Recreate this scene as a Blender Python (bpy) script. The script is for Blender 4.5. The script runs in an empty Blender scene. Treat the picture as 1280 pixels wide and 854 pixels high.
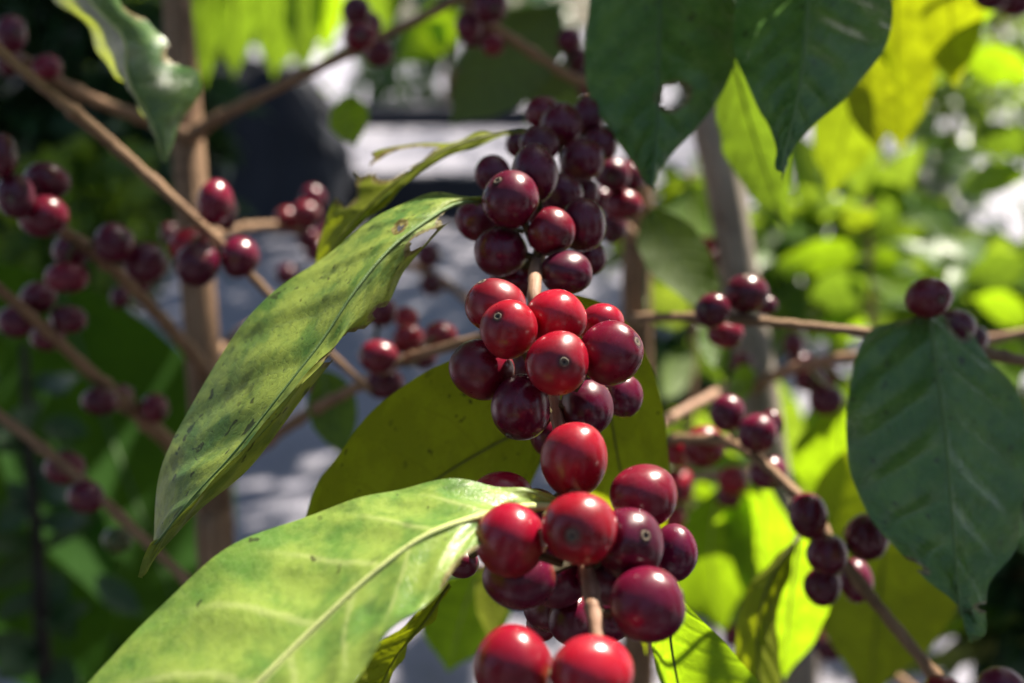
import bpy, math, random
import numpy as np
from mathutils import Vector, Matrix

rnd = random.Random(7)
scene = bpy.context.scene
COL = scene.collection

# ------------------------------------------------------------------ camera
F = 1600.0                       # focal length in photo pixels (45 mm on 36 mm)
PITCH = math.radians(14.0)
CAM = np.array([0.0, 0.0, 1.45])
RIGHT = np.array([1.0, 0.0, 0.0])
FWD = np.array([0.0, math.cos(PITCH), -math.sin(PITCH)])
UP = np.array([0.0, math.sin(PITCH), math.cos(PITCH)])
cd = bpy.data.cameras.new('camera')
cam = bpy.data.objects.new('camera', cd)
COL.objects.link(cam)
cam.location = CAM
cam.rotation_euler = (math.radians(90) - PITCH, 0, 0)
cd.sensor_width = 36.0
cd.lens = 45.0
cd.clip_start = 0.01
cd.clip_end = 500.0
cd.dof.use_dof = True
cd.dof.focus_distance = 0.297
cd.dof.aperture_fstop = 9.0
cd.dof.aperture_blades = 0
scene.camera = cam

# ------------------------------------------------------------------ light
SUN = np.array([0.38, 0.40, 0.81])
SUN = SUN / np.linalg.norm(SUN)
world = bpy.data.worlds.new('World')
scene.world = world
world.use_nodes = True
wn = world.node_tree
bg = wn.nodes['Background']
sky = wn.nodes.new('ShaderNodeTexSky')
sky.sky_type = 'NISHITA'
sky.sun_disc = False
sky.sun_elevation = math.asin(SUN[2])
sky.sun_rotation = math.atan2(SUN[0], SUN[1])
sky.air_density = 1.0
sky.dust_density = 2.0
wn.links.new(sky.outputs[0], bg.inputs[0])
bg.inputs[1].default_value = 0.062
sd = bpy.data.lights.new('sun', 'SUN')
sun = bpy.data.objects.new('sun', sd)
COL.objects.link(sun)
sd.energy = 5.0
sd.angle = math.radians(0.6)
sd.color = (1.0, 0.92, 0.78)
sun.rotation_euler = Vector(SUN.tolist()).to_track_quat('Z', 'Y').to_euler()
sun.location = (2, 2, 6)

vs = scene.view_settings
vs.view_transform = 'Standard'
vs.look = 'None'
vs.exposure = 1.55
vs.gamma = 1.0
vs.use_curve_mapping = False
scene.cycles.use_denoising = True
try:
    scene.cycles.denoiser = 'OPENIMAGEDENOISE'
except Exception:
    pass
scene.cycles.max_bounces = 10
scene.cycles.diffuse_bounces = 4
scene.cycles.transmission_bounces = 6
scene.cycles.caustics_reflective = False
scene.cycles.caustics_refractive = False
scene.cycles.sample_clamp_indirect = 6.0


# ------------------------------------------------------------------ helpers
def P(px, py, d):
    return CAM + d * FWD + ((px - 640.0) / F * d) * RIGHT - ((py - 427.0) / F * d) * UP


def nrm(v):
    v = np.asarray(v, float)
    n = np.linalg.norm(v)
    return v / n if n > 1e-12 else v


def tag(o, label=None, cat=None, group=None, kind=None):
    if label: o['label'] = label
    if cat: o['category'] = cat
    if group: o['group'] = group
    if kind: o['kind'] = kind
    return o


def empty(name, loc, label=None, cat=None, group=None):
    o = bpy.data.objects.new(name, None)
    COL.objects.link(o)
    o.empty_display_size = 0.02
    o.location = loc
    tag(o, label, cat, group)
    o['_org'] = list(map(float, loc))
    return o


def org(parent):
    return np.array(parent['_org']) if parent is not None else np.zeros(3)


def mesh_obj(name, verts, faces, mats, parent=None, uvs=None, fmat=None, smooth=True, origin=None):
    """verts in world space. origin: world point that becomes the object origin."""
    verts = np.asarray(verts, float)
    if origin is None:
        origin = verts.mean(axis=0)
    origin = np.asarray(origin, float)
    me = bpy.data.meshes.new(name)
    me.from_pydata((verts - origin).tolist(), [], faces)
    if uvs is not None:
        ul = me.uv_layers.new(name='UVMap')
        li = np.empty(len(me.loops), dtype=np.int32)
        me.loops.foreach_get('vertex_index', li)
        ul.data.foreach_set('uv', np.asarray(uvs, np.float32)[li].ravel())
    for m in mats:
        me.materials.append(m)
    if fmat is not None:
        me.polygons.foreach_set('material_index', np.asarray(fmat, np.int32))
    if smooth:
        me.polygons.foreach_set('use_smooth', [True] * len(me.polygons))
    me.update()
    o = bpy.data.objects.new(name, me)
    COL.objects.link(o)
    o['_org'] = origin.tolist()
    if parent is not None:
        o.parent = parent
        o.location = (origin - org(parent)).tolist()
    else:
        o.location = origin.tolist()
    return o


def catmull(pts, n, closed=False):
    """pts (k, ...) -> n samples, uniform Catmull-Rom."""
    pts = np.asarray(pts, float)
    k = len(pts)
    if k == 2:
        t = np.linspace(0, 1, n).reshape((-1,) + (1,) * (pts.ndim - 1))
        return pts[0] * (1 - t) + pts[1] * t
    ext = np.concatenate([[2 * pts[0] - pts[1]], pts, [2 * pts[-1] - pts[-2]]])
    s = np.linspace(0, k - 1, n)
    i = np.minimum(s.astype(int), k - 2)
    t = (s - i).reshape((-1,) + (1,) * (pts.ndim - 1))
    p0, p1, p2, p3 = ext[i], ext[i + 1], ext[i + 2], ext[i + 3]
    return 0.5 * ((2 * p1) + (-p0 + p2) * t + (2 * p0 - 5 * p1 + 4 * p2 - p3) * t ** 2 + (-p0 + 3 * p1 - 3 * p2 + p3) * t ** 3)


def tube_geo(path, radii, seg=10, cap=True, wob=0.0, seed=0):
    path = np.asarray(path, float)
    n = len(path)
    r = np.asarray(radii, float) * np.ones(n)
    rs = np.random.RandomState(seed)
    tan = np.gradient(path, axis=0)
    tan /= np.linalg.norm(tan, axis=1)[:, None] + 1e-12
    ref = np.array([0.31, 0.17, 0.93])
    if abs(tan[0] @ ref) > 0.9:
        ref = np.array([0.95, 0.2, 0.1])
    V, U = [], []
    a = nrm(np.cross(tan[0], ref))
    L = 0.0
    for i in range(n):
        if i:
            L += np.linalg.norm(path[i] - path[i - 1])
        a = nrm(a - tan[i] * (a @ tan[i]))
        b = np.cross(tan[i], a)
        for j in range(seg + 1):
            th = 2 * math.pi * (j % seg) / seg
            rr = r[i] * (1 + (wob * (rs.rand() - 0.5) if j < seg else 0))
            if j == seg:
                V.append(V[-seg]); 
            else:
                V.append(path[i] + rr * (math.cos(th) * a + math.sin(th) * b))
            U.append((j / seg, L))
    Fc = []
    w = seg + 1
    for i in range(n - 1):
        for j in range(seg):
            Fc.append((i * w + j, i * w + j + 1, (i + 1) * w + j + 1, (i + 1) * w + j))
    if cap:
        Fc.append(tuple(range(seg - 1, -1, -1)))
        Fc.append(tuple((n - 1) * w + j for j in range(seg)))
    return V, Fc, U


# ------------------------------------------------------------------ materials
def newmat(name):
    m = bpy.data.materials.new(name)
    m.use_nodes = True
    nt = m.node_tree
    for n in list(nt.nodes):
        nt.nodes.remove(n)
    out = nt.nodes.new('ShaderNodeOutputMaterial')
    return m, nt, out


class NT:
    def __init__(s, nt):
        s.nt = nt

    def n(s, t, **kw):
        x = s.nt.nodes.new(t)
        for k, v in kw.items():
            setattr(x, k, v)
        return x

    def set(s, sock, v):
        if hasattr(v, 'is_output') or isinstance(v, bpy.types.NodeSocket):
            s.nt.links.new(v, sock)
        else:
            sock.default_value = v

    def math(s, op, a, b=0.0, c=None, clamp=False):
        x = s.n('ShaderNodeMath', operation=op, use_clamp=clamp)
        s.set(x.inputs[0], a); s.set(x.inputs[1], b)
        if c is not None: s.set(x.inputs[2], c)
        return x.outputs[0]

    def mix(s, f, a, b, mode='MIX'):
        x = s.n('ShaderNodeMix', data_type='RGBA', blend_type=mode)
        s.set(x.inputs[0], f); s.set(x.inputs[6], a); s.set(x.inputs[7], b)
        return x.outputs[2]

    def ramp(s, v, lo, hi):
        x = s.n('ShaderNodeMapRange', interpolation_type='SMOOTHSTEP')
        s.set(x.inputs[0], v); x.inputs[1].default_value = lo; x.inputs[2].default_value = hi
        return x.outputs[0]

    def noise(s, vec, scale, detail=3.0, rough=0.55, dims='3D'):
        x = s.n('ShaderNodeTexNoise', noise_dimensions=dims)
        if vec is not None: s.set(x.inputs['Vector'], vec)
        x.inputs['Scale'].default_value = scale
        x.inputs['Detail'].default_value = detail
        x.inputs['Roughness'].default_value = rough
        return x.outputs['Fac']

    def bump(s, h, strength, dist=0.001, normal=None):
        x = s.n('ShaderNodeBump')
        s.set(x.inputs['Height'], h)
        x.inputs['Strength'].default_value = strength
        x.inputs['Distance'].default_value = dist
        if normal is not None: s.set(x.inputs['Normal'], normal)
        return x.outputs[0]


def c4(c):
    return (c[0], c[1], c[2], 1.0)


def mat_leaf(name, c1, c2, trans, under=None, gloss=0.35, spec=0.5, tmix=0.4, blotch=(0.4, 0.62), bscale=7.0,
             vein=None, spots=0.0, nveins=9.0, vstr=0.5, vw=0.055, bdist=0.0012, spotcol=(0.03, 0.022, 0.012), bruise=0.0):
    m, nt, out = newmat(name)
    k = NT(nt)
    uv = k.n('ShaderNodeTexCoord').outputs['UV']
    oi = k.n('ShaderNodeObjectInfo').outputs['Random']
    sx = k.n('ShaderNodeSeparateXYZ'); k.set(sx.inputs[0], uv)
    u, v = sx.outputs[0], sx.outputs[1]
    du = k.math('SUBTRACT', u, 0.5)
    a = k.math('MULTIPLY', k.math('ABSOLUTE', du), 2.0)
    side = k.math('MULTIPLY', k.math('GREATER_THAN', du, 0.0), 0.5)
    # stretched coordinate for noise (leaf about 2.4 times as long as wide)
    cx = k.n('ShaderNodeCombineXYZ')
    k.set(cx.inputs[0], u); k.set(cx.inputs[1], k.math('MULTIPLY', v, 2.2)); k.set(cx.inputs[2], k.math('MULTIPLY', oi, 37.0))
    nv = cx.outputs[0]
    n1 = k.noise(nv, bscale, 4.0, 0.6)
    n2 = k.noise(nv, bscale * 5.5, 3.0, 0.6)
    n3 = k.noise(nv, 26.0, 2.0, 0.5)
    wob = k.math('MULTIPLY', k.math('SUBTRACT', n1, 0.5), 0.05)
    ph = k.math('ADD', k.math('SUBTRACT', v, k.math('MULTIPLY', k.math('POWER', a, 1.35), 0.17)), wob)
    ph = k.math('ADD', k.math('MULTIPLY', ph, nveins), side)
    fr = k.math('ABSOLUTE', k.math('SUBTRACT', k.math('FRACT', ph), 0.5))
    lat = k.math('SUBTRACT', 1.0, k.ramp(fr, 0.0, vw))
    lat = k.math('MULTIPLY', lat, k.math('SUBTRACT', 1.0, k.ramp(a, 0.55, 0.92)))
    halo = k.math('SUBTRACT', 1.0, k.ramp(fr, 0.0, 0.28))
    mid = k.math('SUBTRACT', 1.0, k.ramp(a, 0.015, 0.06))
    veins = k.math('MAXIMUM', k.math('MULTIPLY', lat, 0.55), mid)
    # fine net of veins
    vor = k.n('ShaderNodeTexVoronoi', feature='DISTANCE_TO_EDGE')
    k.set(vor.inputs['Vector'], nv); vor.inputs['Scale'].default_value = 42.0
    net = k.math('SUBTRACT', 1.0, k.ramp(vor.outputs['Distance'], 0.0, 0.09))
    b1 = k.ramp(n1, blotch[0], blotch[1])
    col = k.mix(b1, c4(c1), c4(c2))
    col = k.mix(k.math('MULTIPLY', k.ramp(n2, 0.45, 0.7), 0.35), col, c4([x * 0.55 for x in c1]))
    col = k.mix(k.math('MULTIPLY', halo, 0.22), col, c4(c2))
    vc = vein or [min(1, x * 1.8 + 0.03) for x in c2]
    col = k.mix(k.math('MULTIPLY', veins, vstr), col, c4(vc))
    col = k.mix(k.math('MULTIPLY', net, 0.12), col, c4(vc))
    tcol = k.mix(b1, c4([x * 0.72 for x in trans]), c4(trans))
    tcol = k.mix(k.math('MULTIPLY', veins, 0.35), tcol, c4([x * 0.5 for x in trans]))
    sp = None
    if spots > 0:
        sn = k.noise(nv, 17.0, 2.0, 0.5)
        big = k.noise(nv, 3.1, 1.0, 0.5)
        sp = k.math('MULTIPLY', k.ramp(sn, 0.70 - 0.07 * spots, 0.735 - 0.07 * spots), k.ramp(big, 0.38, 0.55))
        fine = k.ramp(k.noise(nv, 60.0, 1.0, 0.5), 0.70, 0.76)
        sp = k.math('MAXIMUM', k.math('MULTIPLY', sp, 0.75), k.math('MULTIPLY', fine, 0.5 * min(1, spots)))
        col = k.mix(sp, col, c4(spotcol))
        tcol = k.mix(sp, tcol, c4([x * 0.25 for x in spotcol]))
    if bruise > 0:
        br = k.math('MULTIPLY', k.ramp(k.noise(nv, 4.3, 3.0, 0.65), 0.56, 0.66), bruise)
        col = k.mix(br, col, c4((0.030, 0.060, 0.022)))
    at = k.n('ShaderNodeAttribute', attribute_name='rim')
    rim = k.math('MULTIPLY', k.ramp(k.math('ADD', at.outputs['Fac'], k.math('MULTIPLY', k.math('SUBTRACT', n2, 0.5), 0.9)), 0.25, 0.75), 0.85)
    rim = k.math('MULTIPLY', rim, k.math('GREATER_THAN', at.outputs['Fac'], 0.01))
    # underside paler and matt
    geo = k.n('ShaderNodeNewGeometry')
    back = geo.outputs['Backfacing']
    uc = under or [x * 1.25 + 0.012 for x in c2]
    ucol = k.mix(k.math('MULTIPLY', veins, 0.5), c4(uc), c4([x * 0.6 for x in uc]))
    if sp is not None:
        ucol = k.mix(sp, ucol, c4(spotcol))
    col = k.mix(back, col, ucol)
    rcol = k.mix(k.ramp(n3, 0.4, 0.6), (0.10, 0.055, 0.022, 1), (0.30, 0.24, 0.10, 1))
    col = k.mix(rim, col, rcol)
    tcol = k.mix(rim, tcol, (0.10, 0.06, 0.015, 1))
    ro = k.math('ADD', k.math('MULTIPLY', n3, 0.22), gloss - 0.11)
    ro = k.math('ADD', ro, k.math('MULTIPLY', back, 0.22))
    hgt = k.math('ADD', k.math('MULTIPLY', halo, -0.35), k.math('MULTIPLY', n1, 0.9))
    hgt = k.math('ADD', hgt, k.math('MULTIPLY', k.math('ADD', n2, k.math('MULTIPLY', net, -0.25)), 0.16))
    bmp = k.bump(hgt, 0.5, bdist)
    pr = k.n('ShaderNodeBsdfPrincipled')
    k.set(pr.inputs['Base Color'], col); k.set(pr.inputs['Roughness'], ro)
    pr.inputs['Specular IOR Level'].default_value = spec
    k.set(pr.inputs['Normal'], bmp)
    tr = k.n('ShaderNodeBsdfTranslucent')
    k.set(tr.inputs[0], tcol); k.set(tr.inputs['Normal'], bmp)
    mx = k.n('ShaderNodeMixShader'); mx.inputs[0].default_value = tmix
    k.set(mx.inputs[1], pr.outputs[0]); k.set(mx.inputs[2], tr.outputs[0])
    k.set(out.inputs[0], mx.outputs[0])
    return m


def mat_cherry():
    m, nt, out = newmat('cherry_skin')
    k = NT(nt)
    tc = k.n('ShaderNodeTexCoord')
    oi = k.n('ShaderNodeObjectInfo')
    sx = k.n('ShaderNodeSeparateXYZ'); k.set(sx.inputs[0], tc.outputs['UV'])
    ang, th = sx.outputs[0], sx.outputs[1]
    add = k.n('ShaderNodeVectorMath', operation='ADD')
    k.set(add.inputs[0], tc.outputs['Object'])
    cx = k.n('ShaderNodeCombineXYZ'); k.set(cx.inputs[0], oi.outputs['Random']); k.set(cx.inputs[1], k.math('MULTIPLY', oi.outputs['Random'], 5.3))
    k.set(add.inputs[1], cx.outputs[0])
    p = add.outputs[0]
    n1 = k.noise(p, 110.0, 3.0, 0.6)
    n2 = k.noise(p, 420.0, 3.0, 0.6)
    n3 = k.noise(p, 2300.0, 2.0, 0.6)
    base = oi.outputs['Color']
    dark = k.mix(1.0, base, (0.36, 0.40, 0.62, 1), 'MULTIPLY')
    col = k.mix(k.math('MULTIPLY', k.ramp(n1, 0.45, 0.72), 0.42), base, dark)
    col = k.mix(k.math('MULTIPLY', k.math('SUBTRACT', 1.0, k.ramp(n1, 0.30, 0.46)), 0.35), col, k.mix(1.0, base, (1.2, 1.5, 1.1, 1), 'MULTIPLY'))
    # darkening and purple towards the blossom end
    col = k.mix(k.math('MULTIPLY', k.math('SUBTRACT', 1.0, k.ramp(th, 0.05, 0.30)), 0.45), col, dark)
    # paler, slightly yellow at the stalk end
    pale = k.mix(0.5, base, (0.32, 0.13, 0.03, 1))
    col = k.mix(k.math('MULTIPLY', k.ramp(th, 0.86, 0.97), 0.55), col, pale)
    # fine pale specks and streaks
    col = k.mix(k.math('MULTIPLY', k.ramp(n3, 0.64, 0.74), 0.22), col, (0.40, 0.12, 0.12, 1))
    st = k.n('ShaderNodeCombineXYZ')
    k.set(st.inputs[0], k.math('MULTIPLY', ang, 60.0)); k.set(st.inputs[1], k.math('MULTIPLY', th, 5.0)); k.set(st.inputs[2], oi.outputs['Random'])
    ns = k.noise(st.outputs[0], 1.0, 2.0, 0.6)
    col = k.mix(k.math('MULTIPLY', k.ramp(ns, 0.60, 0.75), 0.18), col, dark)
    # the scar disc
    ring = k.math('SUBTRACT', 1.0, k.ramp(th, 0.040, 0.056))
    halo = k.math('MULTIPLY', k.math('SUBTRACT', 1.0, k.ramp(th, 0.055, 0.10)), 0.6)
    col = k.mix(halo, col, (0.03, 0.006, 0.008, 1))
    col = k.mix(ring, col, (0.14, 0.10, 0.075, 1))
    pit = k.math('SUBTRACT', 1.0, k.ramp(th, 0.012, 0.020))
    col = k.mix(pit, col, (0.012, 0.008, 0.006, 1))
    pr = k.n('ShaderNodeBsdfPrincipled')
    k.set(pr.inputs['Base Color'], col)
    ro = k.math('ADD', 0.15, k.math('MULTIPLY', n2, 0.18))
    ro = k.math('ADD', ro, k.math('MULTIPLY', k.ramp(n1, 0.40, 0.62), 0.14))
    ro = k.math('ADD', ro, k.math('MULTIPLY', ring, 0.35))
    k.set(pr.inputs['Roughness'], ro)
    pr.inputs['Specular IOR Level'].default_value = 0.5
    pr.inputs['Subsurface Weight'].default_value = 0.10
    pr.inputs['Subsurface Radius'].default_value = (1.0, 0.12, 0.08)
    pr.inputs['Subsurface Scale'].default_value = 0.003
    h = k.math('ADD', k.math('MULTIPLY', n1, 1.0), k.math('MULTIPLY', n2, 0.18))
    h = k.math('ADD', h, k.math('MULTIPLY', n3, 0.03))
    k.set(pr.inputs['Normal'], k.bump(h, 0.35, 0.0006))
    k.set(out.inputs[0], pr.outputs[0])
    return m


def mat_bark(name, c1, c2, c3, su=9.0, sv=90.0, rough=0.75, bumpd=0.0008, bstr=0.7):
    m, nt, out = newmat(name)
    k = NT(nt)
    tc = k.n('ShaderNodeTexCoord')
    sx = k.n('ShaderNodeSeparateXYZ'); k.set(sx.inputs[0], tc.outputs['UV'])
    # streaks along the length: wrap the angle on a circle
    a = k.math('MULTIPLY', sx.outputs[0], 2 * math.pi)
    cx = k.n('ShaderNodeCombineXYZ')
    k.set(cx.inputs[0], k.math('MULTIPLY', k.math('COSINE', a), su)); k.set(cx.inputs[1], k.math('MULTIPLY', k.math('SINE', a), su))
    k.set(cx.inputs[2], k.math('MULTIPLY', sx.outputs[1], sv))
    n1 = k.noise(cx.outputs[0], 1.0, 4.0, 0.65)
    n2 = k.noise(tc.outputs['Object'], 55.0, 4.0, 0.6)
    n3 = k.noise(tc.outputs['Object'], 900.0, 2.0, 0.6)
    col = k.mix(k.ramp(n1, 0.35, 0.68), c4(c1), c4(c2))
    col = k.mix(k.math('MULTIPLY', k.ramp(n2, 0.5, 0.72), 0.7), col, c4(c3))
    col = k.mix(k.math('MULTIPLY', k.ramp(n3, 0.58, 0.72), 0.3), col, c4([x * 1.5 for x in c2]))
    pr = k.n('ShaderNodeBsdfPrincipled')
    k.set(pr.inputs['Base Color'], col)
    pr.inputs['Roughness'].default_value = rough
    pr.inputs['Specular IOR Level'].default_value = 0.3
    h = k.math('ADD', n1, k.math('MULTIPLY', n3, 0.15))
    k.set(pr.inputs['Normal'], k.bump(h, bstr, bumpd))
    k.set(out.inputs[0], pr.outputs[0])
    return m


def mat_plain(name, c1, c2, scale, rough=0.8, spec=0.3, bstr=0.3, bd=0.002):
    m, nt, out = newmat(name)
    k = NT(nt)
    tc = k.n('ShaderNodeTexCoord')
    n1 = k.noise(tc.outputs['Object'], scale, 5.0, 0.6)
    n2 = k.noise(tc.outputs['Object'], scale * 14, 3.0, 0.6)
    col = k.mix(k.ramp(n1, 0.38, 0.64), c4(c1), c4(c2))
    col = k.mix(k.math('MULTIPLY', k.ramp(n2, 0.5, 0.7), 0.3), col, c4([x * 0.6 for x in c1]))
    pr = k.n('ShaderNodeBsdfPrincipled')
    k.set(pr.inputs['Base Color'], col)
    pr.inputs['Roughness'].default_value = rough
    pr.inputs['Specular IOR Level'].default_value = spec
    k.set(pr.inputs['Normal'], k.bump(n2, bstr, bd))
    k.set(out.inputs[0], pr.outputs[0])
    return m


CHERRY = mat_cherry()
SCAR = mat_plain('scar_tissue', (0.20, 0.16, 0.12), (0.10, 0.075, 0.055), 900.0, 0.8)
STALK = mat_plain('stalk_green', (0.07, 0.055, 0.02), (0.10, 0.07, 0.03), 300.0, 0.6)
STEM = mat_bark('twig_bark', (0.20, 0.112, 0.062), (0.36, 0.225, 0.13), (0.13, 0.07, 0.04), 2.2, 60.0)
STEMF = mat_bark('fresh_twig_bark', (0.27, 0.14, 0.085), (0.40, 0.25, 0.17), (0.20, 0.11, 0.06), 2.0, 90.0, 0.6, 0.0004)
TRUNK = mat_bark('trunk_bark', (0.17, 0.092, 0.050), (0.38, 0.24, 0.145), (0.10, 0.055, 0.032), 4.5, 22.0, 0.85, 0.0016, 0.9)
TRUNKG = mat_bark('grey_trunk_bark', (0.22, 0.175, 0.135), (0.40, 0.34, 0.28), (0.14, 0.105, 0.08), 4.5, 20.0, 0.85, 0.0016, 0.9)

LEAF_OLD = mat_leaf('leaf_old_mottled', (0.075, 0.175, 0.040), (0.30, 0.38, 0.075), (0.55, 0.58, 0.03), under=(0.24, 0.27, 0.04),
                    gloss=0.40, spec=0.26, tmix=0.30, blotch=(0.36, 0.60), bscale=5.0, spots=1.0, vein=(0.24, 0.33, 0.12), vstr=0.45, bruise=0.8)
LEAF_PALE = mat_leaf('leaf_pale_young', (0.12, 0.25, 0.045), (0.29, 0.40, 0.075), (0.42, 0.57, 0.04), under=(0.16, 0.19, 0.03),
                     gloss=0.36, spec=0.5, tmix=0.30, blotch=(0.38, 0.62), bscale=4.0, vein=(0.48, 0.54, 0.20), vstr=0.95, vw=0.10, nveins=8.0, bruise=0.35, spots=0.15)
LEAF_UNDER = mat_leaf('leaf_underside_olive', (0.05, 0.11, 0.02), (0.08, 0.15, 0.025), (0.46, 0.54, 0.008), under=(0.20, 0.235, 0.012),
                      gloss=0.5, spec=0.25, tmix=0.42, spots=0.45, bscale=4.5)
LEAF_DARK = mat_leaf('leaf_dark_glossy', (0.055, 0.160, 0.028), (0.115, 0.24, 0.045), (0.14, 0.24, 0.02), under=(0.08, 0.13, 0.03),
                     gloss=0.25, spec=0.7, bdist=0.0022, tmix=0.24, spots=0.45, vein=(0.17, 0.29, 0.10), vstr=0.8, bscale=5.0)
LEAF_MID = mat_leaf('leaf_mid_green', (0.030, 0.095, 0.022), (0.060, 0.14, 0.028), (0.26, 0.42, 0.02), under=(0.085, 0.14, 0.018),
                    gloss=0.42, spec=0.4, tmix=0.40, bscale=4.5, spots=0.2)
LEAF_LIME = mat_leaf('leaf_lime_backlit', (0.07, 0.17, 0.02), (0.11, 0.21, 0.03), (0.44, 0.70, 0.012), under=(0.11, 0.21, 0.015),
                     gloss=0.42, spec=0.4, tmix=0.5, bscale=4.0)
LEAF_YEL = mat_leaf('leaf_yellowing', (0.10, 0.15, 0.015), (0.20, 0.22, 0.02), (0.34, 0.46, 0.012), under=(0.11, 0.15, 0.012),
                    gloss=0.45, spec=0.35, tmix=0.5, bscale=3.5, spots=0.8)
LEAF_BIG = mat_leaf('broad_leaf_green', (0.014, 0.055, 0.006), (0.030, 0.10, 0.008), (0.12, 0.26, 0.005), under=(0.020, 0.07, 0.006),
                    gloss=0.55, spec=0.15, tmix=0.42, bscale=3.0, nveins=14.0)
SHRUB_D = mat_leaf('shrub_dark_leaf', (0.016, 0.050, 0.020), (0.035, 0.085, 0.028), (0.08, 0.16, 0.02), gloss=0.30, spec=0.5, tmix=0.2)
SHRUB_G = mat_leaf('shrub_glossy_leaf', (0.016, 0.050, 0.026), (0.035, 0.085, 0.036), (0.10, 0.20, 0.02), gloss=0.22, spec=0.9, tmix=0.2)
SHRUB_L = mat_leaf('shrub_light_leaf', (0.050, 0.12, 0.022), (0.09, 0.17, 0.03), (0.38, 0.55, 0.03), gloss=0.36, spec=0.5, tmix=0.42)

CRED = (0.24, 0.004, 0.016)
CMID = (0.17, 0.004, 0.022)
CDRK = (0.105, 0.0030, 0.022)  # dark overripe red; its purple stands in for reflected sky, as in CMID
CPNK = (0.30, 0.005, 0.018)


# ------------------------------------------------------------------ builders
def cherry(parent, stem_path, px, py, w, h, d, scar=None, col=CMID, own_scar=False, name='cherry', seed=0, nlat=16, nlon=24, press=()):
    rs = np.random.RandomState(seed)
    c = P(px, py, d)
    rx, ry = w * 0.5 * d / F, h * 0.5 * d / F
    rz = 0.5 * (rx + ry)
    # nearest stem point
    sp = stem_path[np.argmin(np.linalg.norm(stem_path - c, axis=1))]
    if scar is not None:
        nx, ny = (scar[0] - px) / (w * 0.5), (scar[1] - py) / (h * 0.5)
        q = min(0.98, nx * nx + ny * ny)
        s = math.sqrt(q / (nx * nx + ny * ny + 1e-9)) if nx * nx + ny * ny > 0.98 else 1.0
        tip = np.array([nx * s, -ny * s, math.sqrt(max(0.0, 1 - q))])
    else:
        o = c - sp
        tip = np.array([o @ RIGHT, o @ UP, -(o @ FWD)])
        if own_scar:
            tip = nrm(tip); tip[2] = -abs(tip[2]) - 0.35
            tip = nrm(tip + 0.2 * rs.randn(3))
        else:
            tip = nrm(nrm(tip) + 0.35 * rs.randn(3) + np.array([0, -0.15, 0]))
    tip = nrm(tip)
    a = nrm(np.cross(tip, [0.3, 0.5, 0.81])); b = np.cross(tip, a)
    ph1, ph2, ph3 = rs.rand(3) * 6.28
    V, U, Fc, fm = [], [], [], []
    for i in range(nlat + 1):
        th = math.pi * (i / nlat) ** 1.15 if i < nlat else math.pi
        for j in range(nlon + 1):
            p = 2 * math.pi * j / nlon
            dirv = math.cos(th) * tip + math.sin(th) * (math.cos(p) * a + math.sin(p) * b)
            r = 1.0 + 0.032 * math.sin(2 * p + ph1) * math.sin(th) ** 2 + 0.022 * math.sin(3 * th + ph2) + 0.018 * math.sin(3 * p + 2 * th + ph3) * math.sin(th)
            r -= 0.035 * math.exp(-(th / 0.16) ** 2)
            r -= 0.030 * math.exp(-((math.pi - th) / 0.35) ** 2)
            q = dirv * r
            e = q[0] * rx * RIGHT + q[1] * ry * UP - q[2] * rz * FWD
            for pd, ph_ in press:                      # flattened where a neighbour presses
                t = e @ pd
                if t > ph_:
                    e = e - pd * (t - ph_) * 0.7
            V.append(c + e)
            U.append((j / nlon, th / math.pi))
    wd = nlon + 1
    for i in range(nlat):
        for j in range(nlon):
            f = (i * wd + j, (i + 1) * wd + j, (i + 1) * wd + j + 1, i * wd + j + 1)
            Fc.append(f); fm.append(0)
    # stalk from the back of the fruit to the twig
    mid = c - 0.75 * rz * nrm(tip[0] * RIGHT + tip[1] * UP - tip[2] * FWD)
    ds = np.linalg.norm(sp - mid)
    se = sp if ds < 0.012 else mid + (sp - mid) * (0.009 / ds)
    tv, tf, tu = tube_geo(catmull([mid, 0.5 * (mid + se), se], 5), np.linspace(0.0011, 0.0009, 5), 6, False)
    o0 = len(V)
    V += tv; U += tu
    for f in tf:
        Fc.append(tuple(x + o0 for x in f)); fm.append(1)
    ob = mesh_obj(name, V, Fc, [CHERRY, STALK], parent, U, fm, True, c)
    f_ = 0.78 + 0.44 * rs.rand()
    g_ = 0.85 + 0.3 * rs.rand()
    ob.color = (col[0] * f_, col[1] * f_ * g_, col[2] * f_ / g_, 1)
    if own_scar:
        tw = nrm(tip[0] * RIGHT + tip[1] * UP - tip[2] * FWD)
        pos = c + (tip[0] * rx * RIGHT + tip[1] * ry * UP - tip[2] * rz * FWD) * 0.962
        R = 0.115 * rz
        ta = nrm(np.cross(tw, [0.2, 0.9, 0.4])); tb = np.cross(tw, ta)
        VV, FF = [], []
        M, N = 14, 6
        for i in range(M):
            p = 2 * math.pi * i / M
            e = math.cos(p) * ta + math.sin(p) * tb
            rr = R * (1 + 0.10 * rs.randn())
            for j in range(N):
                q = 2 * math.pi * j / N
                VV.append(pos + e * (rr + 0.36 * R * math.cos(q)) + tw * (0.36 * R * math.sin(q)))
        for i in range(M):
            for j in range(N):
                FF.append((i * N + j, ((i + 1) % M) * N + j, ((i + 1) % M) * N + (j + 1) % N, i * N + (j + 1) % N))
        mesh_obj('scar', VV, FF, [SCAR], ob, None, None, True, pos)
    return ob


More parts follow.
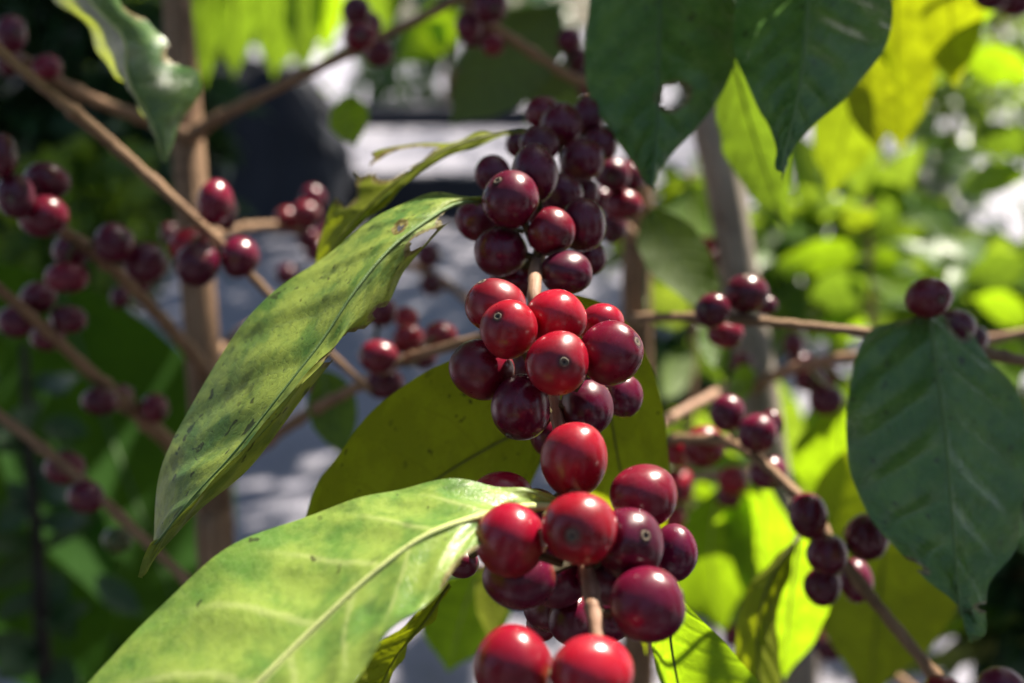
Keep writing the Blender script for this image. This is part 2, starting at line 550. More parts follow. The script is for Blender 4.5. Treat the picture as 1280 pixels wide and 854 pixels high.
def relax(items, it=60):
    """push fruits that overlap apart along their sight lines; items: dicts with px,py,w,h,d"""
    for _ in range(it):
        moved = False
        C = [P(i['px'], i['py'], i['d']) for i in items]
        Rr = [0.25 * (i['w'] + i['h']) * i['d'] / F for i in items]
        for a in range(len(items)):
            for b in range(a + 1, len(items)):
                g = np.linalg.norm(C[a] - C[b]) - 0.96 * (Rr[a] + Rr[b])
                if g < -1e-4:
                    s = 1 if items[a]['d'] > items[b]['d'] else -1
                    st = min(0.0008, -g * 0.5)
                    items[a]['d'] += s * st; items[b]['d'] -= s * st
                    moved = True
        if not moved:
            break
    return items


def twig(parent, name, pts, widths, mat=None, seg=12, nodes=(), n=None, top_label=None, extra=0.0):
    """pts (px,py,d); widths px at each point -> mesh part; returns (obj, sampled path)"""
    mat = mat or STEM
    W = np.array([P(*p) for p in pts])
    rad = np.array([w * 0.46 * p[2] / F for w, p in zip(widths, pts)])
    n = n or 90
    n = max(n, 90)
    path = catmull(W, n)
    r = np.interp(np.linspace(0, len(pts) - 1, n), np.arange(len(pts)), rad)
    rs = np.random.RandomState(len(pts) * 13 + int(pts[0][0]) % 97)
    r = r * (1 + 0.05 * np.sin(np.linspace(0, n * 0.7, n) + rs.rand() * 6))
    path = path + rs.randn(n, 3) * (r[:, None] * 0.05)
    Ls = np.concatenate([[0], np.cumsum(np.linalg.norm(np.diff(path, axis=0), axis=1))])
    pos = 0.03 * rs.rand()
    while pos < Ls[-1]:
        r = r * (1 + (0.16 + 0.14 * rs.rand()) * np.exp(-((Ls - pos) / (0.0032)) ** 2))
        pos += 0.034 + 0.022 * rs.rand()
    for t in nodes:
        x = np.linspace(0, 1, n)
        r = r * (1 + 0.38 * np.exp(-((x - t) / (0.9 / n)) ** 2))
    V, Fc, U = tube_geo(path, r, seg, True, 0.06, 3)
    o = mesh_obj(name, V, Fc, [mat], parent, U, None, True, path[0])
    return o, path


def fruits(parent, path, rows, seed, own_scar=False, rel=True, nlat=14, nlon=20):
    items = []
    for r in rows:
        px, py, w, h, d = r[:5]
        w, h = w * 1.035, h * 1.035
        items.append(dict(px=px, py=py, w=w, h=h, d=d, col=r[5] if len(r) > 5 else CMID, scar=r[6] if len(r) > 6 else None))
    if rel:
        relax(items)
    C = [P(i['px'], i['py'], i['d']) for i in items]
    Rr = [0.25 * (i['w'] + i['h']) * i['d'] / F for i in items]
    for i, it in enumerate(items):
        press = []
        for j in range(len(items)):
            if j != i:
                D = np.linalg.norm(C[j] - C[i])
                if D < 1.06 * (Rr[i] + Rr[j]):
                    press.append(((C[j] - C[i]) / D, 0.90 * D * Rr[i] / (Rr[i] + Rr[j])))
        cherry(parent, path, it['px'], it['py'], it['w'], it['h'], it['d'], it['scar'], it['col'], own_scar, 'cherry', seed * 131 + i, nlat, nlon, press)


def leaf_geo(G, nu, nv, ripple, nveins, seed, edge=0.0):
    """G (nv+1, nu+1, 3) surface grid; adds quilting between the veins"""
    rs = np.random.RandomState(seed)
    du = np.gradient(G, axis=1); dv = np.gradient(G, axis=0)
    N = np.cross(du, dv)
    N /= np.linalg.norm(N, axis=2)[..., None] + 1e-12
    u = np.linspace(0, 1, nu + 1)[None, :]; v = np.linspace(0, 1, nv + 1)[:, None]
    a = np.abs(u - 0.5) * 2
    side = (u > 0.5) * 0.5
    ph = (v - 0.17 * a ** 1.35) * nveins + side
    env = np.sin(np.pi * np.clip(a, 0, 1) ** 0.8) * np.clip(v * 6, 0, 1) * np.clip((1 - v) * 5, 0, 1)
    disp = ripple * env * np.abs(np.sin(np.pi * (ph + 0.5)))
    p1, p2, p3 = rs.rand(3) * 6.28
    wav = edge * a ** 3 * (np.sin(v * 21 + p1 + side * 4) + 0.6 * np.sin(v * 37 + p2 + side * 7)) * np.clip((1 - v) * 4, 0, 1)
    low = ripple * 1.2 * np.sin(5 * v + 3 * u + p3)
    return G + N * (disp + wav + low)[..., None], N


def leaf_mesh(name, parent, G, mats, face_cam=True, holes=(), midrib=0.0006, child_rib=False, seed=0, petiole=None):
    nv, nu = G.shape[0] - 1, G.shape[1] - 1
    du = np.gradient(G, axis=1); dv = np.gradient(G, axis=0)
    N = np.cross(du, dv); N /= np.linalg.norm(N, axis=2)[..., None] + 1e-12
    cen = G.mean(axis=(0, 1))
    nm = N.mean(axis=(0, 1))
    flip = (nm @ (CAM - cen) < 0) == bool(face_cam)
    uu, vv = np.meshgrid(np.linspace(0, 1, nu + 1), np.linspace(0, 1, nv + 1))
    Gp = G.copy()
    keepv = np.ones((nv + 1, nu + 1), bool)
    dead = np.zeros((nv, nu), bool)
    rs = np.random.RandomState(seed + 5)
    uc, vc = uu[:-1, :-1] + 0.5 / nu, vv[:-1, :-1] + 0.5 / nv
    for (hu, hv, ru, rv) in holes:
        pa = rs.rand(4) * 6.28

        def edge_r(x, y):
            t = np.arctan2((y - hv) / rv, (x - hu) / ru)
            return 1 + 0.16 * np.sin(3 * t + pa[0]) + 0.10 * np.sin(5 * t + pa[1]) + 0.06 * np.sin(9 * t + pa[2])
        q = np.sqrt(((uc - hu) / ru) ** 2 + ((vc - hv) / rv) ** 2) / edge_r(uc, vc)
        dead |= q < 1
    # vertices of surviving faces that lie inside a hole slide to its rim (done in grid space by bilinear lookup)
    def sample(x, y):
        x = np.clip(x, 0, 1) * nu; y = np.clip(y, 0, 1) * nv
        i = min(int(x), nu - 1); j = min(int(y), nv - 1)
        fx, fy = x - i, y - j
        return (G[j, i] * (1 - fx) + G[j, i + 1] * fx) * (1 - fy) + (G[j + 1, i] * (1 - fx) + G[j + 1, i + 1] * fx) * fy
    for (hu, hv, ru, rv) in holes:
        q = np.sqrt(((uu - hu) / ru) ** 2 + ((vv - hv) / rv) ** 2)
        for j, i in zip(*np.where(q < 1.0)):
            qq = q[j, i]
            if 0.5 < qq < 1.0:
                Gp[j, i] = sample(hu + (uu[j, i] - hu) / qq, hv + (vv[j, i] - hv) / qq)
    rimv = np.zeros((nv + 1, nu + 1))
    for (hu, hv, ru, rv) in holes:
        dx, dy = np.abs(uu - hu), np.abs(vv - hv)
        q = np.sqrt((dx / (ru + .05)) ** 2 + (dy / (rv + .014)) ** 2)
        rimv = np.maximum(rimv, np.clip((1.12 - q) / .16, 0, 1))
    V = Gp.reshape(-1, 3).tolist()
    U = np.stack([uu, vv], -1).reshape(-1, 2).tolist()
    w = nu + 1
    Fc, fm = [], []
    for j in range(nv):
        for i in range(nu):
            if dead[j, i]:
                continue
            f = (j * w + i, j * w + i + 1, (j + 1) * w + i + 1, (j + 1) * w + i)
            Fc.append(f[::-1] if flip else f); fm.append(0)
    rib = G[:, nu // 2] if nu % 2 == 0 else 0.5 * (G[:, nu // 2] + G[:, nu // 2 + 1])
    path = rib[: int(nv * 0.97)]
    rr = np.linspace(midrib, midrib * 0.25, len(path))
    if petiole is not None:
        pp = catmull([np.asarray(petiole), 0.55 * np.asarray(petiole) + 0.45 * path[0] + np.array([0, 0, -0.001]), path[0]], 6)[:-1]
        path = np.concatenate([pp, path]); rr = np.concatenate([np.full(len(pp), midrib * 1.6), rr])
    step = max(1, len(path) // 26)
    idx = list(range(0, len(path), step))
    if idx[-1] != len(path) - 1: idx.append(len(path) - 1)
    tv, tf, tu = tube_geo(path[idx], rr[idx], 6, True)
    tu = [(0.5, min(1.0, max(0.0, y))) for x, y in tu]
    if not child_rib:
        o0 = len(V)
        V += [list(x) for x in tv]; U += tu
        for f in tf:
            Fc.append(tuple(x + o0 for x in f)); fm.append(1)
    ob = mesh_obj(name, V, Fc, mats, parent, U, fm, True, path[0])
    if len(holes):
        at_ = ob.data.attributes.new('rim', 'FLOAT', 'POINT')
        vals = np.zeros(len(ob.data.vertices), np.float32); vals[:rimv.size] = rimv.ravel()
        at_.data.foreach_set('value', vals)
    if child_rib:
        mesh_obj('midrib', tv, tf, [mats[1]], ob, tu, None, True, path[0])
    return ob


def rib_mat(name, c):
    return mat_plain(name, c, [x * 0.8 for x in c], 200.0, 0.5)


RIB_G = rib_mat('midrib_green', (0.15, 0.24, 0.07))
RIB_P = rib_mat('midrib_pale', (0.50, 0.55, 0.20))
RIB_Y = rib_mat('midrib_olive', (0.13, 0.14, 0.02))
RIB_D = rib_mat('midrib_dark', (0.09, 0.16, 0.05))


def hero_leaf(parent, rows, mats, face_cam=True, nu=28, nv=64, ripple=0.0008, nveins=9, holes=(), edge=0.0006, seed=0, midrib=0.0007,
              child_rib=True, petiole=None, name='leaf'):
    R = np.array([[P(*p) for p in row] for row in rows])       # (k, m, 3)
    A = catmull(R, nv + 1)                                      # along
    G = np.swapaxes(catmull(np.swapaxes(A, 0, 1), nu + 1), 0, 1)
    G, _ = leaf_geo(G, nu, nv, ripple, nveins, seed, edge)
    return leaf_mesh(name, parent, G, mats, face_cam, holes, midrib, child_rib, seed, P(*petiole) if petiole else None)


def qleaf(parent, base, tip, wpx, mats, roll=0.0, arch=0.12, fold=0.18, face_cam=True, nu=12, nv=24, seed=0, attach=None,
          ripple=0.0007, edge=0.0012, name='leaf', child_rib=False, shape=0.85, holes=(), side=0.0):
    B, T = P(*base), P(*tip)
    if attach is not None and np.ndim(attach) == 2:
        attach = attach[np.argmin(np.linalg.norm(attach - B, axis=1))]
    L = np.linalg.norm(T - B)
    ax = (T - B) / L
    dm = 0.5 * (base[2] + tip[2])
    view = nrm(0.5 * (B + T) - CAM)
    w0 = nrm(np.cross(ax, view)); n0 = nrm(np.cross(w0, ax))
    wv = math.cos(roll) * w0 + math.sin(roll) * n0
    nv_ = -math.sin(roll) * w0 + math.cos(roll) * n0
    Wd = 0.5 * wpx * dm / F / max(0.35, abs(math.cos(roll)))
    v = np.linspace(0, 1, nv + 1)
    prof = np.sin(np.pi * np.clip(v, 0, 1) ** shape) ** 0.85
    prof = np.where(v > 0.8, prof * (0.55 + 0.45 * (1 - (v - 0.8) / 0.2)), prof)
    prof = np.maximum(prof, 0.012)
    s = np.linspace(-1, 1, nu + 1)
    ctr = B[None] + ax[None] * (v * L)[:, None] + nv_[None] * (arch * L * np.sin(np.pi * v) * 1.0)[:, None] + wv[None] * (side * L * np.sin(np.pi * v))[:, None]
    G = ctr[:, None, :] + wv[None, None] * (Wd * prof[:, None] * s[None])[..., None] - nv_[None, None] * (fold * Wd * prof[:, None] * np.abs(s)[None] ** 1.3)[..., None]
    sc = L / 0.12
    G, _ = leaf_geo(G, nu, nv, ripple * sc, 8, seed, edge * sc)
    return leaf_mesh(name, parent, G, mats, face_cam, holes, 0.0007 * sc, child_rib, seed, None if attach is None else attach)


M_OLD, M_PALE, M_UND = [LEAF_OLD, RIB_G], [LEAF_PALE, RIB_P], [LEAF_UNDER, RIB_Y]
M_DARK, M_MID, M_LIME, M_YEL, M_BIG = [LEAF_DARK, RIB_G], [LEAF_MID, RIB_G], [LEAF_LIME, RIB_P], [LEAF_YEL, RIB_Y], [LEAF_BIG, RIB_D]


def leaf_cloud(name, parent, center, rad, n, size, mat, seed, aspect=0.42, droop=0.35, clumps=14, kind='stuff', fill=0.75, gaps=()):
    """a crown: n separate leaves gathered in clumps through an ellipsoid"""
    rs = np.random.RandomState(seed)
    c = np.asarray(center, float); rad = np.asarray(rad, float)
    cl = rs.randn(clumps, 3); cl /= np.linalg.norm(cl, axis=1)[:, None]
    cl *= (rs.rand(clumps, 1) ** 0.45) * fill
    V, Fc, U = [], [], []
    for i in range(n):
        k = cl[rs.randint(clumps)] + rs.randn(3) * 0.20
        p = c + k * rad
        if any(np.linalg.norm(np.cross(p - g_[0], g_[2] if len(g_) > 2 else SUN)) < g_[1] + 0.6 * size for g_ in gaps):
            continue
        out = nrm(k + 0.01)
        ax = nrm(out + rs.randn(3) * 0.7 - np.array([0, 0, droop]))
        nn = nrm(np.cross(ax, rs.randn(3)) * 0.8 + np.array([0, 0, 0.9]))
        wv = nrm(np.cross(ax, nn)); nn = np.cross(wv, ax)
        L = size * (0.6 + 0.7 * rs.rand()); W = L * aspect * 0.5
        o = len(V)
        for t, s_, z in ((0, 0, 0), (0.22, 0.75, -0.03), (0.5, 1.0, 0.02), (0.8, 0.55, 0.0), (1.0, 0.0, -0.10)):
            m_ = p + ax * L * t + nn * L * (z - 0.25 * t * t)
            if s_ == 0:
                V.append(m_); U.append((0.5, t))
            else:
                V.append(m_ - wv * W * s_ + nn * W * 0.2); U.append((0.0, t))
                V.append(m_); U.append((0.5, t))
                V.append(m_ + wv * W * s_ + nn * W * 0.2); U.append((1.0, t))
        b = o
        Fc += [(b, b + 2, b + 1), (b, b + 3, b + 2),
               (b + 1, b + 2, b + 5, b + 4), (b + 2, b + 3, b + 6, b + 5),
               (b + 4, b + 5, b + 8, b + 7), (b + 5, b + 6, b + 9, b + 8),
               (b + 7, b + 8, b + 10), (b + 8, b + 9, b + 10)]
    o = mesh_obj(name, V, Fc, [mat], parent, U, None, True, c)
    if kind: o['kind'] = kind
    return o


def plain_box(name, x0, x1, y0, y1, z0, z1, mat, parent=None, bev=0.01):
    import bmesh
    bm = bmesh.new()
    bmesh.ops.create_cube(bm, size=1.0)
    bmesh.ops.scale(bm, vec=(x1 - x0, y1 - y0, z1 - z0), verts=bm.verts)
    if bev:
        bmesh.ops.bevel(bm, geom=list(bm.edges), offset=bev, segments=2, affect='EDGES')
    c = np.array([(x0 + x1) / 2, (y0 + y1) / 2, (z0 + z1) / 2])
    V = [np.array(v.co) + c for v in bm.verts]
    bm.verts.index_update()
    Fc = [tuple(v.index for v in f.verts) for f in bm.faces]
    bm.free()
    return mesh_obj(name, V, Fc, [mat], parent, None, None, False, (c[0], c[1], z0))


def ground_pt(px, py, z=0.0):
    dr = FWD + ((px - 640.0) / F) * RIGHT - ((py - 427.0) / F) * UP
    t = (z - CAM[2]) / dr[2]
    return CAM + dr * t


# ------------------------------------------------------------------ setting
def mat_ground():
    m, nt, out = newmat('concrete_yard')
    k = NT(nt)
    tc = k.n('ShaderNodeTexCoord')
    p = tc.outputs['Object']
    n1 = k.noise(p, 0.55, 5.0, 0.6)
    n2 = k.noise(p, 7.0, 4.0, 0.65)
    n3 = k.noise(p, 90.0, 3.0, 0.6)
    col = k.mix(k.ramp(n1, 0.36, 0.66), (0.20, 0.193, 0.24, 1), (0.27, 0.26, 0.31, 1))  # concrete grey with the lavender of open shade put into it
    col = k.mix(k.math('MULTIPLY', k.ramp(n2, 0.52, 0.68), 0.45), col, (0.15, 0.145, 0.15, 1))
    col = k.mix(k.math('MULTIPLY', k.ramp(n3, 0.5, 0.7), 0.25), col, (0.45, 0.44, 0.44, 1))
    pr = k.n('ShaderNodeBsdfPrincipled')
    k.set(pr.inputs['Base Color'], col)
    pr.inputs['Roughness'].default_value = 0.85
    k.set(pr.inputs['Normal'], k.bump(n3, 0.4, 0.004))
    k.set(out.inputs[0], pr.outputs[0])
    return m


GROUND = mat_ground()
g = mesh_obj('ground', [(-150, -40, 0), (150, -40, 0), (150, 260, 0), (-150, 260, 0)], [(0, 1, 2, 3)], [GROUND], None, None, None, False, (0, 0, 0))
g['kind'] = 'structure'
SOIL = mat_plain('bed_soil', (0.045, 0.032, 0.024), (0.075, 0.055, 0.040), 6.0, 0.95, 0.1, 0.8, 0.02)
rs = np.random.RandomState(4)
NB = 40
bv = [(0.1, 0.9, 0.012)]
for i in range(NB):
    t = 2 * math.pi * i / NB
    r = 1 + 0.10 * math.sin(3 * t + 1) + 0.05 * math.sin(7 * t)
    bv.append((0.1 + 2.6 * r * math.cos(t), 0.7 + 1.15 * r * math.sin(t), 0.004))
b = mesh_obj('planting_bed', bv, [(0, i + 1, (i + 1) % NB + 1) for i in range(NB)], [SOIL], None, None, None, True, (0, 0, 0))
b['kind'] = 'structure'

DARKW = mat_plain('near_black_matt', (0.012, 0.014, 0.022), (0.020, 0.022, 0.032), 2.0, 0.7, 0.3)  # near-black base colour shared by wall, bank and kerb
KERB = mat_plain('grey_concrete', (0.05, 0.052, 0.062), (0.085, 0.085, 0.10), 3.0, 0.85)
q0, q1 = ground_pt(225, 276), ground_pt(640, 276)
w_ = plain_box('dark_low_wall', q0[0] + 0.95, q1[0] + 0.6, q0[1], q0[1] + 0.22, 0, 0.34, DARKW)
tag(w_, 'low dark wall crossing the grey yard behind the central cherries', 'wall')
def bank(name, x0, x1, y0, y1, h, mat, seed):
    rs = np.random.RandomState(seed)
    nx, ny = 46, 20
    V = []
    for j in range(ny + 1):
        for i in range(nx + 1):
            u, v = i / nx, j / ny
            e = min(1, u * 9) * min(1, (1 - u) * 9) * min(1, v * 7) * min(1, (1 - v) * 7)
            e = e ** .5
            z = h * e * (0.88 + .07 * math.sin(7 * u + 1) + .05 * math.sin(17 * u + 3 * v) + .05 * math.sin(11 * v + 5 * u)) + .012 * rs.randn() * e - .01
            V.append((x0 + (x1 - x0) * u + .03 * rs.randn(), y0 + (y1 - y0) * v + .03 * rs.randn(), z))
    w = nx + 1
    Fc = [(j * w + i, j * w + i + 1, (j + 1) * w + i + 1, (j + 1) * w + i) for j in range(ny) for i in range(nx)]
    return mesh_obj(name, V, Fc, [mat], None, None, None, True, ((x0 + x1) / 2, (y0 + y1) / 2, 0))


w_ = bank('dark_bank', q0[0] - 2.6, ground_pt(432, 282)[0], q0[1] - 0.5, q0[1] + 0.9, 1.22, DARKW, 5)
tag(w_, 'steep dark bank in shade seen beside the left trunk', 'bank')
q0, q1 = ground_pt(430, 160), ground_pt(640, 160)
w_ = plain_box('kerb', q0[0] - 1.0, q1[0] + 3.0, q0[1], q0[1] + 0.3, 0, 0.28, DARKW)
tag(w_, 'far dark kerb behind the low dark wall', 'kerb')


# ------------------------------------------------------------------ the drooping branch in focus
top = P(790, 60, 0.66)
ctr = empty('coffee_branch', P(722, 140, 0.50), 'drooping coffee branch in sharp focus with three crowded clusters of ripe red cherries', 'branch')
stem, path = twig(ctr, 'stem', [(800, 60, .70), (755, 110, .58), (722, 150, .49), (702, 235, .405), (676, 315, .350), (668, 372, .322), (685, 450, .322), (696, 520, .305),
                        (712, 600, .293), (722, 655, .278), (733, 708, .259), (741, 752, .249), (747, 797, .242), (757, 880, .230)],
                  [14, 14, 15, 16, 18, 20, 18, 18, 18, 19, 20, 21, 22, 23], STEMF, 14, (0.25, 0.45, 0.60, 0.86), 130)
rows = [
    # middle cluster
    (636, 412, 69, 73, .290, CPNK, (622, 396)), (619, 382, 74, 68, .303, CRED, (602, 352)), (695, 397, 73, 71, .298, CPNK),
    (697, 454, 77, 76, .284, CRED, (704, 452)), (752, 406, 56, 54, .312, CRED), (764, 441, 78, 77, .292, CMID, (795, 427)),
    (602, 462, 79, 75, .300, CMID), (651, 509, 74, 82, .296, CDRK, (637, 546)), (734, 509, 64, 72, .306, CDRK), (778, 495, 50, 53, .325, CDRK),
    (683, 541, 44, 56, .318, CDRK), (660, 462, 50, 50, .33, CDRK), (718, 575, 83, 92, .276, CPNK, (716, 613)),
    # lower cluster
    (725, 660, 91, 92, .250, CPNK, (713, 663)), (805, 619, 84, 77, .268, CMID), (786, 680, 82, 90, .258, CDRK, (804, 664)),
    (843, 690, 56, 70, .272, CDRK), (809, 756, 91, 91, .246, CDRK), (638, 675, 88, 88, .256, CRED), (650, 722, 93, 80, .262, CDRK),
    (714, 772, 56, 66, .278, CDRK), (677, 780, 36, 44, .292, CMID), (578, 704, 40, 36, .300, CDRK), (628, 624, 80, 66, .282, CPNK),
    (762, 768, 66, 66, .283, CDRK), (696, 720, 82, 76, .272, CDRK), (690, 758, 66, 64, .284, CDRK), (762, 718, 80, 78, .272, CDRK), (672, 640, 56, 56, .30, CDRK),
    (642, 834, 99, 97, .236, CRED), (740, 843, 99, 96, .230, CPNK),
    # upper cluster
    (639, 250, 71, 69, .340, CDRK, (621.5, 228)), (668, 217, 60, 71, .346, CDRK), (616, 217, 45, 43, .385, CDRK), (598, 276, 58, 52, .362, CDRK),
    (626, 315, 66, 60, .345, CDRK), (690, 290, 58, 59, .338, CMID, (706, 304)), (728, 282, 58, 66, .346, CDRK), (708, 341, 62, 56, .336, CDRK),
    (737, 322, 40, 44, .365, CDRK), (643, 352, 62, 48, .36, CDRK), (703, 241, 50, 48, .378, CDRK), (672, 255, 50, 50, .40, CDRK),
    (701, 157, 52, 55, .405, CDRK), (680, 142, 46, 42, .43, CMID), (736, 147, 42, 49, .43, CDRK), (674, 181, 47, 45, .388, CDRK),
    (728, 200, 58, 50, .396, CDRK), (751, 180, 42, 42, .425, CDRK), (648, 181, 32, 34, .43, CDRK), (733, 240, 32, 34, .41, CDRK),
]
fruits(ctr, path, rows, 1, True, True, 22, 32)

# long torn leaf to the left
L1 = [
    # left edge, midrib, fold line, turned margin (x, y, depth)
    [(603, 245, .345), (606, 247, .345), (607, 249, .345), (607, 250, .345)],
    [(560, 242, .342), (566, 258, .338), (572, 267, .337), (578, 272, .337)],
    [(520, 251, .338), (528, 282, .330), (545, 286, .330), (560, 280, .332)],
    [(470, 274, .334), (488, 312, .323), (503, 329, .324), (513, 336, .328)],
    [(410, 319, .329), (445, 362, .316), (468, 378, .317), (484, 381, .324)],
    [(350, 366, .325), (402, 425, .311), (431, 425, .309), (449, 424, .319)],
    [(290, 424, .321), (350, 490, .306), (384, 474, .302), (402, 473, .314)],
    [(236, 512, .318), (292, 562, .303), (325, 545, .299), (344, 546, .311)],
    [(205, 572, .316), (242, 616, .302), (272, 602, .299), (290, 602, .309)],
    [(193, 640, .313), (206, 662, .304), (222, 655, .302), (234, 654, .309)],
    [(184, 690, .309), (187, 692, .308), (191, 693, .308), (194, 692, .310)],
    [(174, 722, .308), (175, 722, .308), (176, 722, .308), (177, 722, .308)],
]
def mid3(a, b, t=.5, dd=0.0):
    return (a[0] * (1 - t) + b[0] * t, a[1] * (1 - t) + b[1] * t, a[2] * (1 - t) + b[2] * t + dd)
TIP_ = [0, .003, .006, .009, .012, .014, .014, .012, .009, .005, .001, 0]
L1 = [[(r[0][0], r[0][1], r[0][2] + t_), mid3(r[0], r[1], .55, -.003 + .5 * t_), r[1], mid3(r[1], r[2], .9), r[3]] for r, t_ in zip(L1, TIP_)]
hero_leaf(ctr, L1, M_OLD, True, 44, 120, 0.0006, 10, [(1.03, .475, .28, .038), (0.92, .10, .36, .062), (0.77, .215, .14, .030), (1.02, .385, .10, .016), (0.30, .235, .04, .006)], 0.0005, 11, 0.0006, True, (668, 260, .372))

# second leaf, seen edge on behind it
hero_leaf(ctr, [
    [(657, 161, .405), (657, 163, .405), (657, 166, .404)],
    [(610, 166, .402), (608, 172, .398), (606, 181, .396)],
    [(560, 176, .402), (556, 190, .392), (553, 199, .390)],
    [(496, 184, .405), (508, 220, .388), (506, 232, .386)],
    [(444, 214, .408), (466, 254, .386), (466, 266, .384)],
    [(416, 262, .408), (432, 288, .388), (434, 298, .386)],
    [(398, 318, .406), (402, 330, .394), (404, 336, .393)],
    [(384, 352, .405), (385, 353, .405), (386, 354, .405)],
], M_UND, False, 26, 64, 0.0006, 9, [(0.24, .42, .17, .10), (0.0, .63, .24, .045), (0.02, .54, .12, .03)], 0.0008, 12, 0.0006, True, (690, 175, .44))

# big pale leaf in front
hero_leaf(ctr, [
    [(700, 628, .272), (700, 632, .272), (700, 636, .272)],
    [(650, 611, .268), (652, 631, .264), (650, 642, .262)],
    [(590, 602, .268), (598, 640, .254), (606, 676, .249)],
    [(510, 606, .268), (532, 664, .249), (566, 722, .241)],
    [(430, 620, .267), (468, 712, .245), (524, 768, .236)],
    [(330, 660, .265), (400, 778, .240), (476, 812, .232)],
    [(235, 716, .260), (335, 846, .234), (424, 884, .227)],
    [(150, 806, .254), (262, 924, .229), (350, 966, .223)],
    [(80, 905, .248), (170, 1010, .225), (230, 1030, .222)],
    [(60, 1060, .240), (70, 1064, .232), (80, 1066, .230)],
], M_PALE, True, 40, 110, 0.0011, 8, [(1.04, .30, .09, .06)], 0.0007, 13, 0.0010, True, (722, 640, .286))
# under side of the same leaf pair, turned down below the edge
hero_leaf(ctr, [
    [(560, 728, .272), (562, 730, .272), (564, 734, .272)],
    [(520, 770, .268), (534, 776, .270), (542, 772, .272)],
    [(470, 812, .262), (494, 822, .268), (508, 806, .272)],
    [(440, 860, .258), (466, 872, .266), (486, 856, .272)],
    [(420, 920, .256), (440, 925, .262), (455, 925, .268)],
], M_UND, False, 14, 28, 0.0004, 6, [], 0.0004, 14, 0.0004, True)

# olive leaf behind the middle cluster, left half of the pair
hero_leaf(ctr, [
    [(700, 520, 0.3400), (700, 524, 0.3400), (700, 528, 0.3400)],
    [(650, 428, 0.3340), (655, 540, 0.3560), (660, 610, 0.3820)],
    [(590, 440, 0.3410), (610, 560, 0.3600), (620, 670, 0.3830)],
    [(525, 472, 0.3460), (550, 595, 0.3640), (565, 715, 0.3840)],
    [(465, 515, 0.3490), (490, 640, 0.3670), (510, 745, 0.3860)],
    [(418, 572, 0.3510), (430, 680, 0.3690), (450, 760, 0.3880)],
    [(384, 632, 0.3520), (385, 720, 0.3720), (395, 770, 0.3920)],
    [(352, 730, 0.3520), (345, 765, 0.3740), (350, 785, 0.3960)],
    [(318, 810, 0.3660), (319, 811, 0.3660), (320, 812, 0.3660)],
], M_UND, False, 32, 70, 0.0007, 9, [], 0.0005, 15, 0.0005, True)
# right half of the pair
hero_leaf(ctr, [
    [(700, 372, 0.3410), (702, 370, 0.3410), (706, 368, 0.3410)],
    [(690, 400, 0.3500), (720, 385, 0.3480), (745, 376, 0.3460)],
    [(680, 450, 0.3640), (740, 440, 0.3560), (795, 420, 0.3540)],
    [(690, 520, 0.3780), (760, 505, 0.3680), (823, 485, 0.3660)],
    [(700, 590, 0.3900), (772, 575, 0.3800), (834, 550, 0.3760)],
    [(715, 650, 0.4000), (785, 640, 0.3900), (837, 610, 0.3860)],
    [(740, 710, 0.4080), (795, 705, 0.4010), (830, 670, 0.3980)],
    [(790, 780, 0.4140), (800, 775, 0.4120), (810, 760, 0.4100)],
    [(806, 815, 0.4180), (807, 816, 0.4180), (808, 816, 0.4180)],
], M_UND, False, 30, 64, 0.0008, 8, [], 0.0006, 16, 0.0005, True)
# yellow lit leaf below the lower cluster
hero_leaf(ctr, [
    [(842, 722, 0.3140), (844, 722, 0.3140), (846, 722, 0.3140)],
    [(822, 752, 0.3220), (838, 754, 0.3180), (858, 756, 0.3200)],
    [(816, 790, 0.3340), (838, 796, 0.3280), (896, 792, 0.3340)],
    [(820, 830, 0.3460), (846, 846, 0.3380), (930, 832, 0.3480)],
    [(830, 880, 0.3600), (858, 900, 0.3520), (962, 872, 0.3640)],
    [(850, 950, 0.3750), (880, 965, 0.3690), (975, 935, 0.3810)],
    [(900, 1040, 0.3900), (910, 1045, 0.3880), (920, 1045, 0.3900)],
], [LEAF_LIME, RIB_D], False, 24, 40, 0.00015, 9, [], 0.0005, 17, 0.0005, True)

# ------------------------------------------------------------------ left coffee tree: trunk with joined branches
treeA = empty('coffee_tree', ground_pt(300, 1000) * 0 + np.array([P(283, 854, .72)[0] + .02, P(283, 854, .72)[1] + 0.05, 0.0]),
              'coffee tree with a brown ribbed trunk and cherry branches on the left', 'tree', None)


def trunk(parent, pts, widths, mat, seed):
    W = [P(*p) for p in pts]
    rad = [w * .5 * p[2] / F for w, p in zip(widths, pts)]
    # down to the ground
    last, prev = W[-1], W[-2]
    dirv = nrm(last - prev)
    base = np.array([org(parent)[0], org(parent)[1], -0.01])
    W2 = W + [0.5 * (last + base), base]
    rad2 = rad + [rad[-1] * 1.1, rad[-1] * 1.5]
    n = 90
    path = catmull(W2, n)
    r = np.interp(np.linspace(0, len(W2) - 1, n), np.arange(len(W2)), rad2)
    V, Fc, U = tube_geo(path, r, 18, True, 0.05, seed)
    return mesh_obj('trunk', V, Fc, [mat], parent, U, None, True, path[-1]), path


trunk(treeA, [(214, -150, .73), (221, 0, .72), (232, 130, .71), (243, 300, .70), (254, 450, .70), (268, 640, .70), (280, 800, .71)],
      [32, 36, 40, 42, 44, 46, 48], TRUNK, 1)
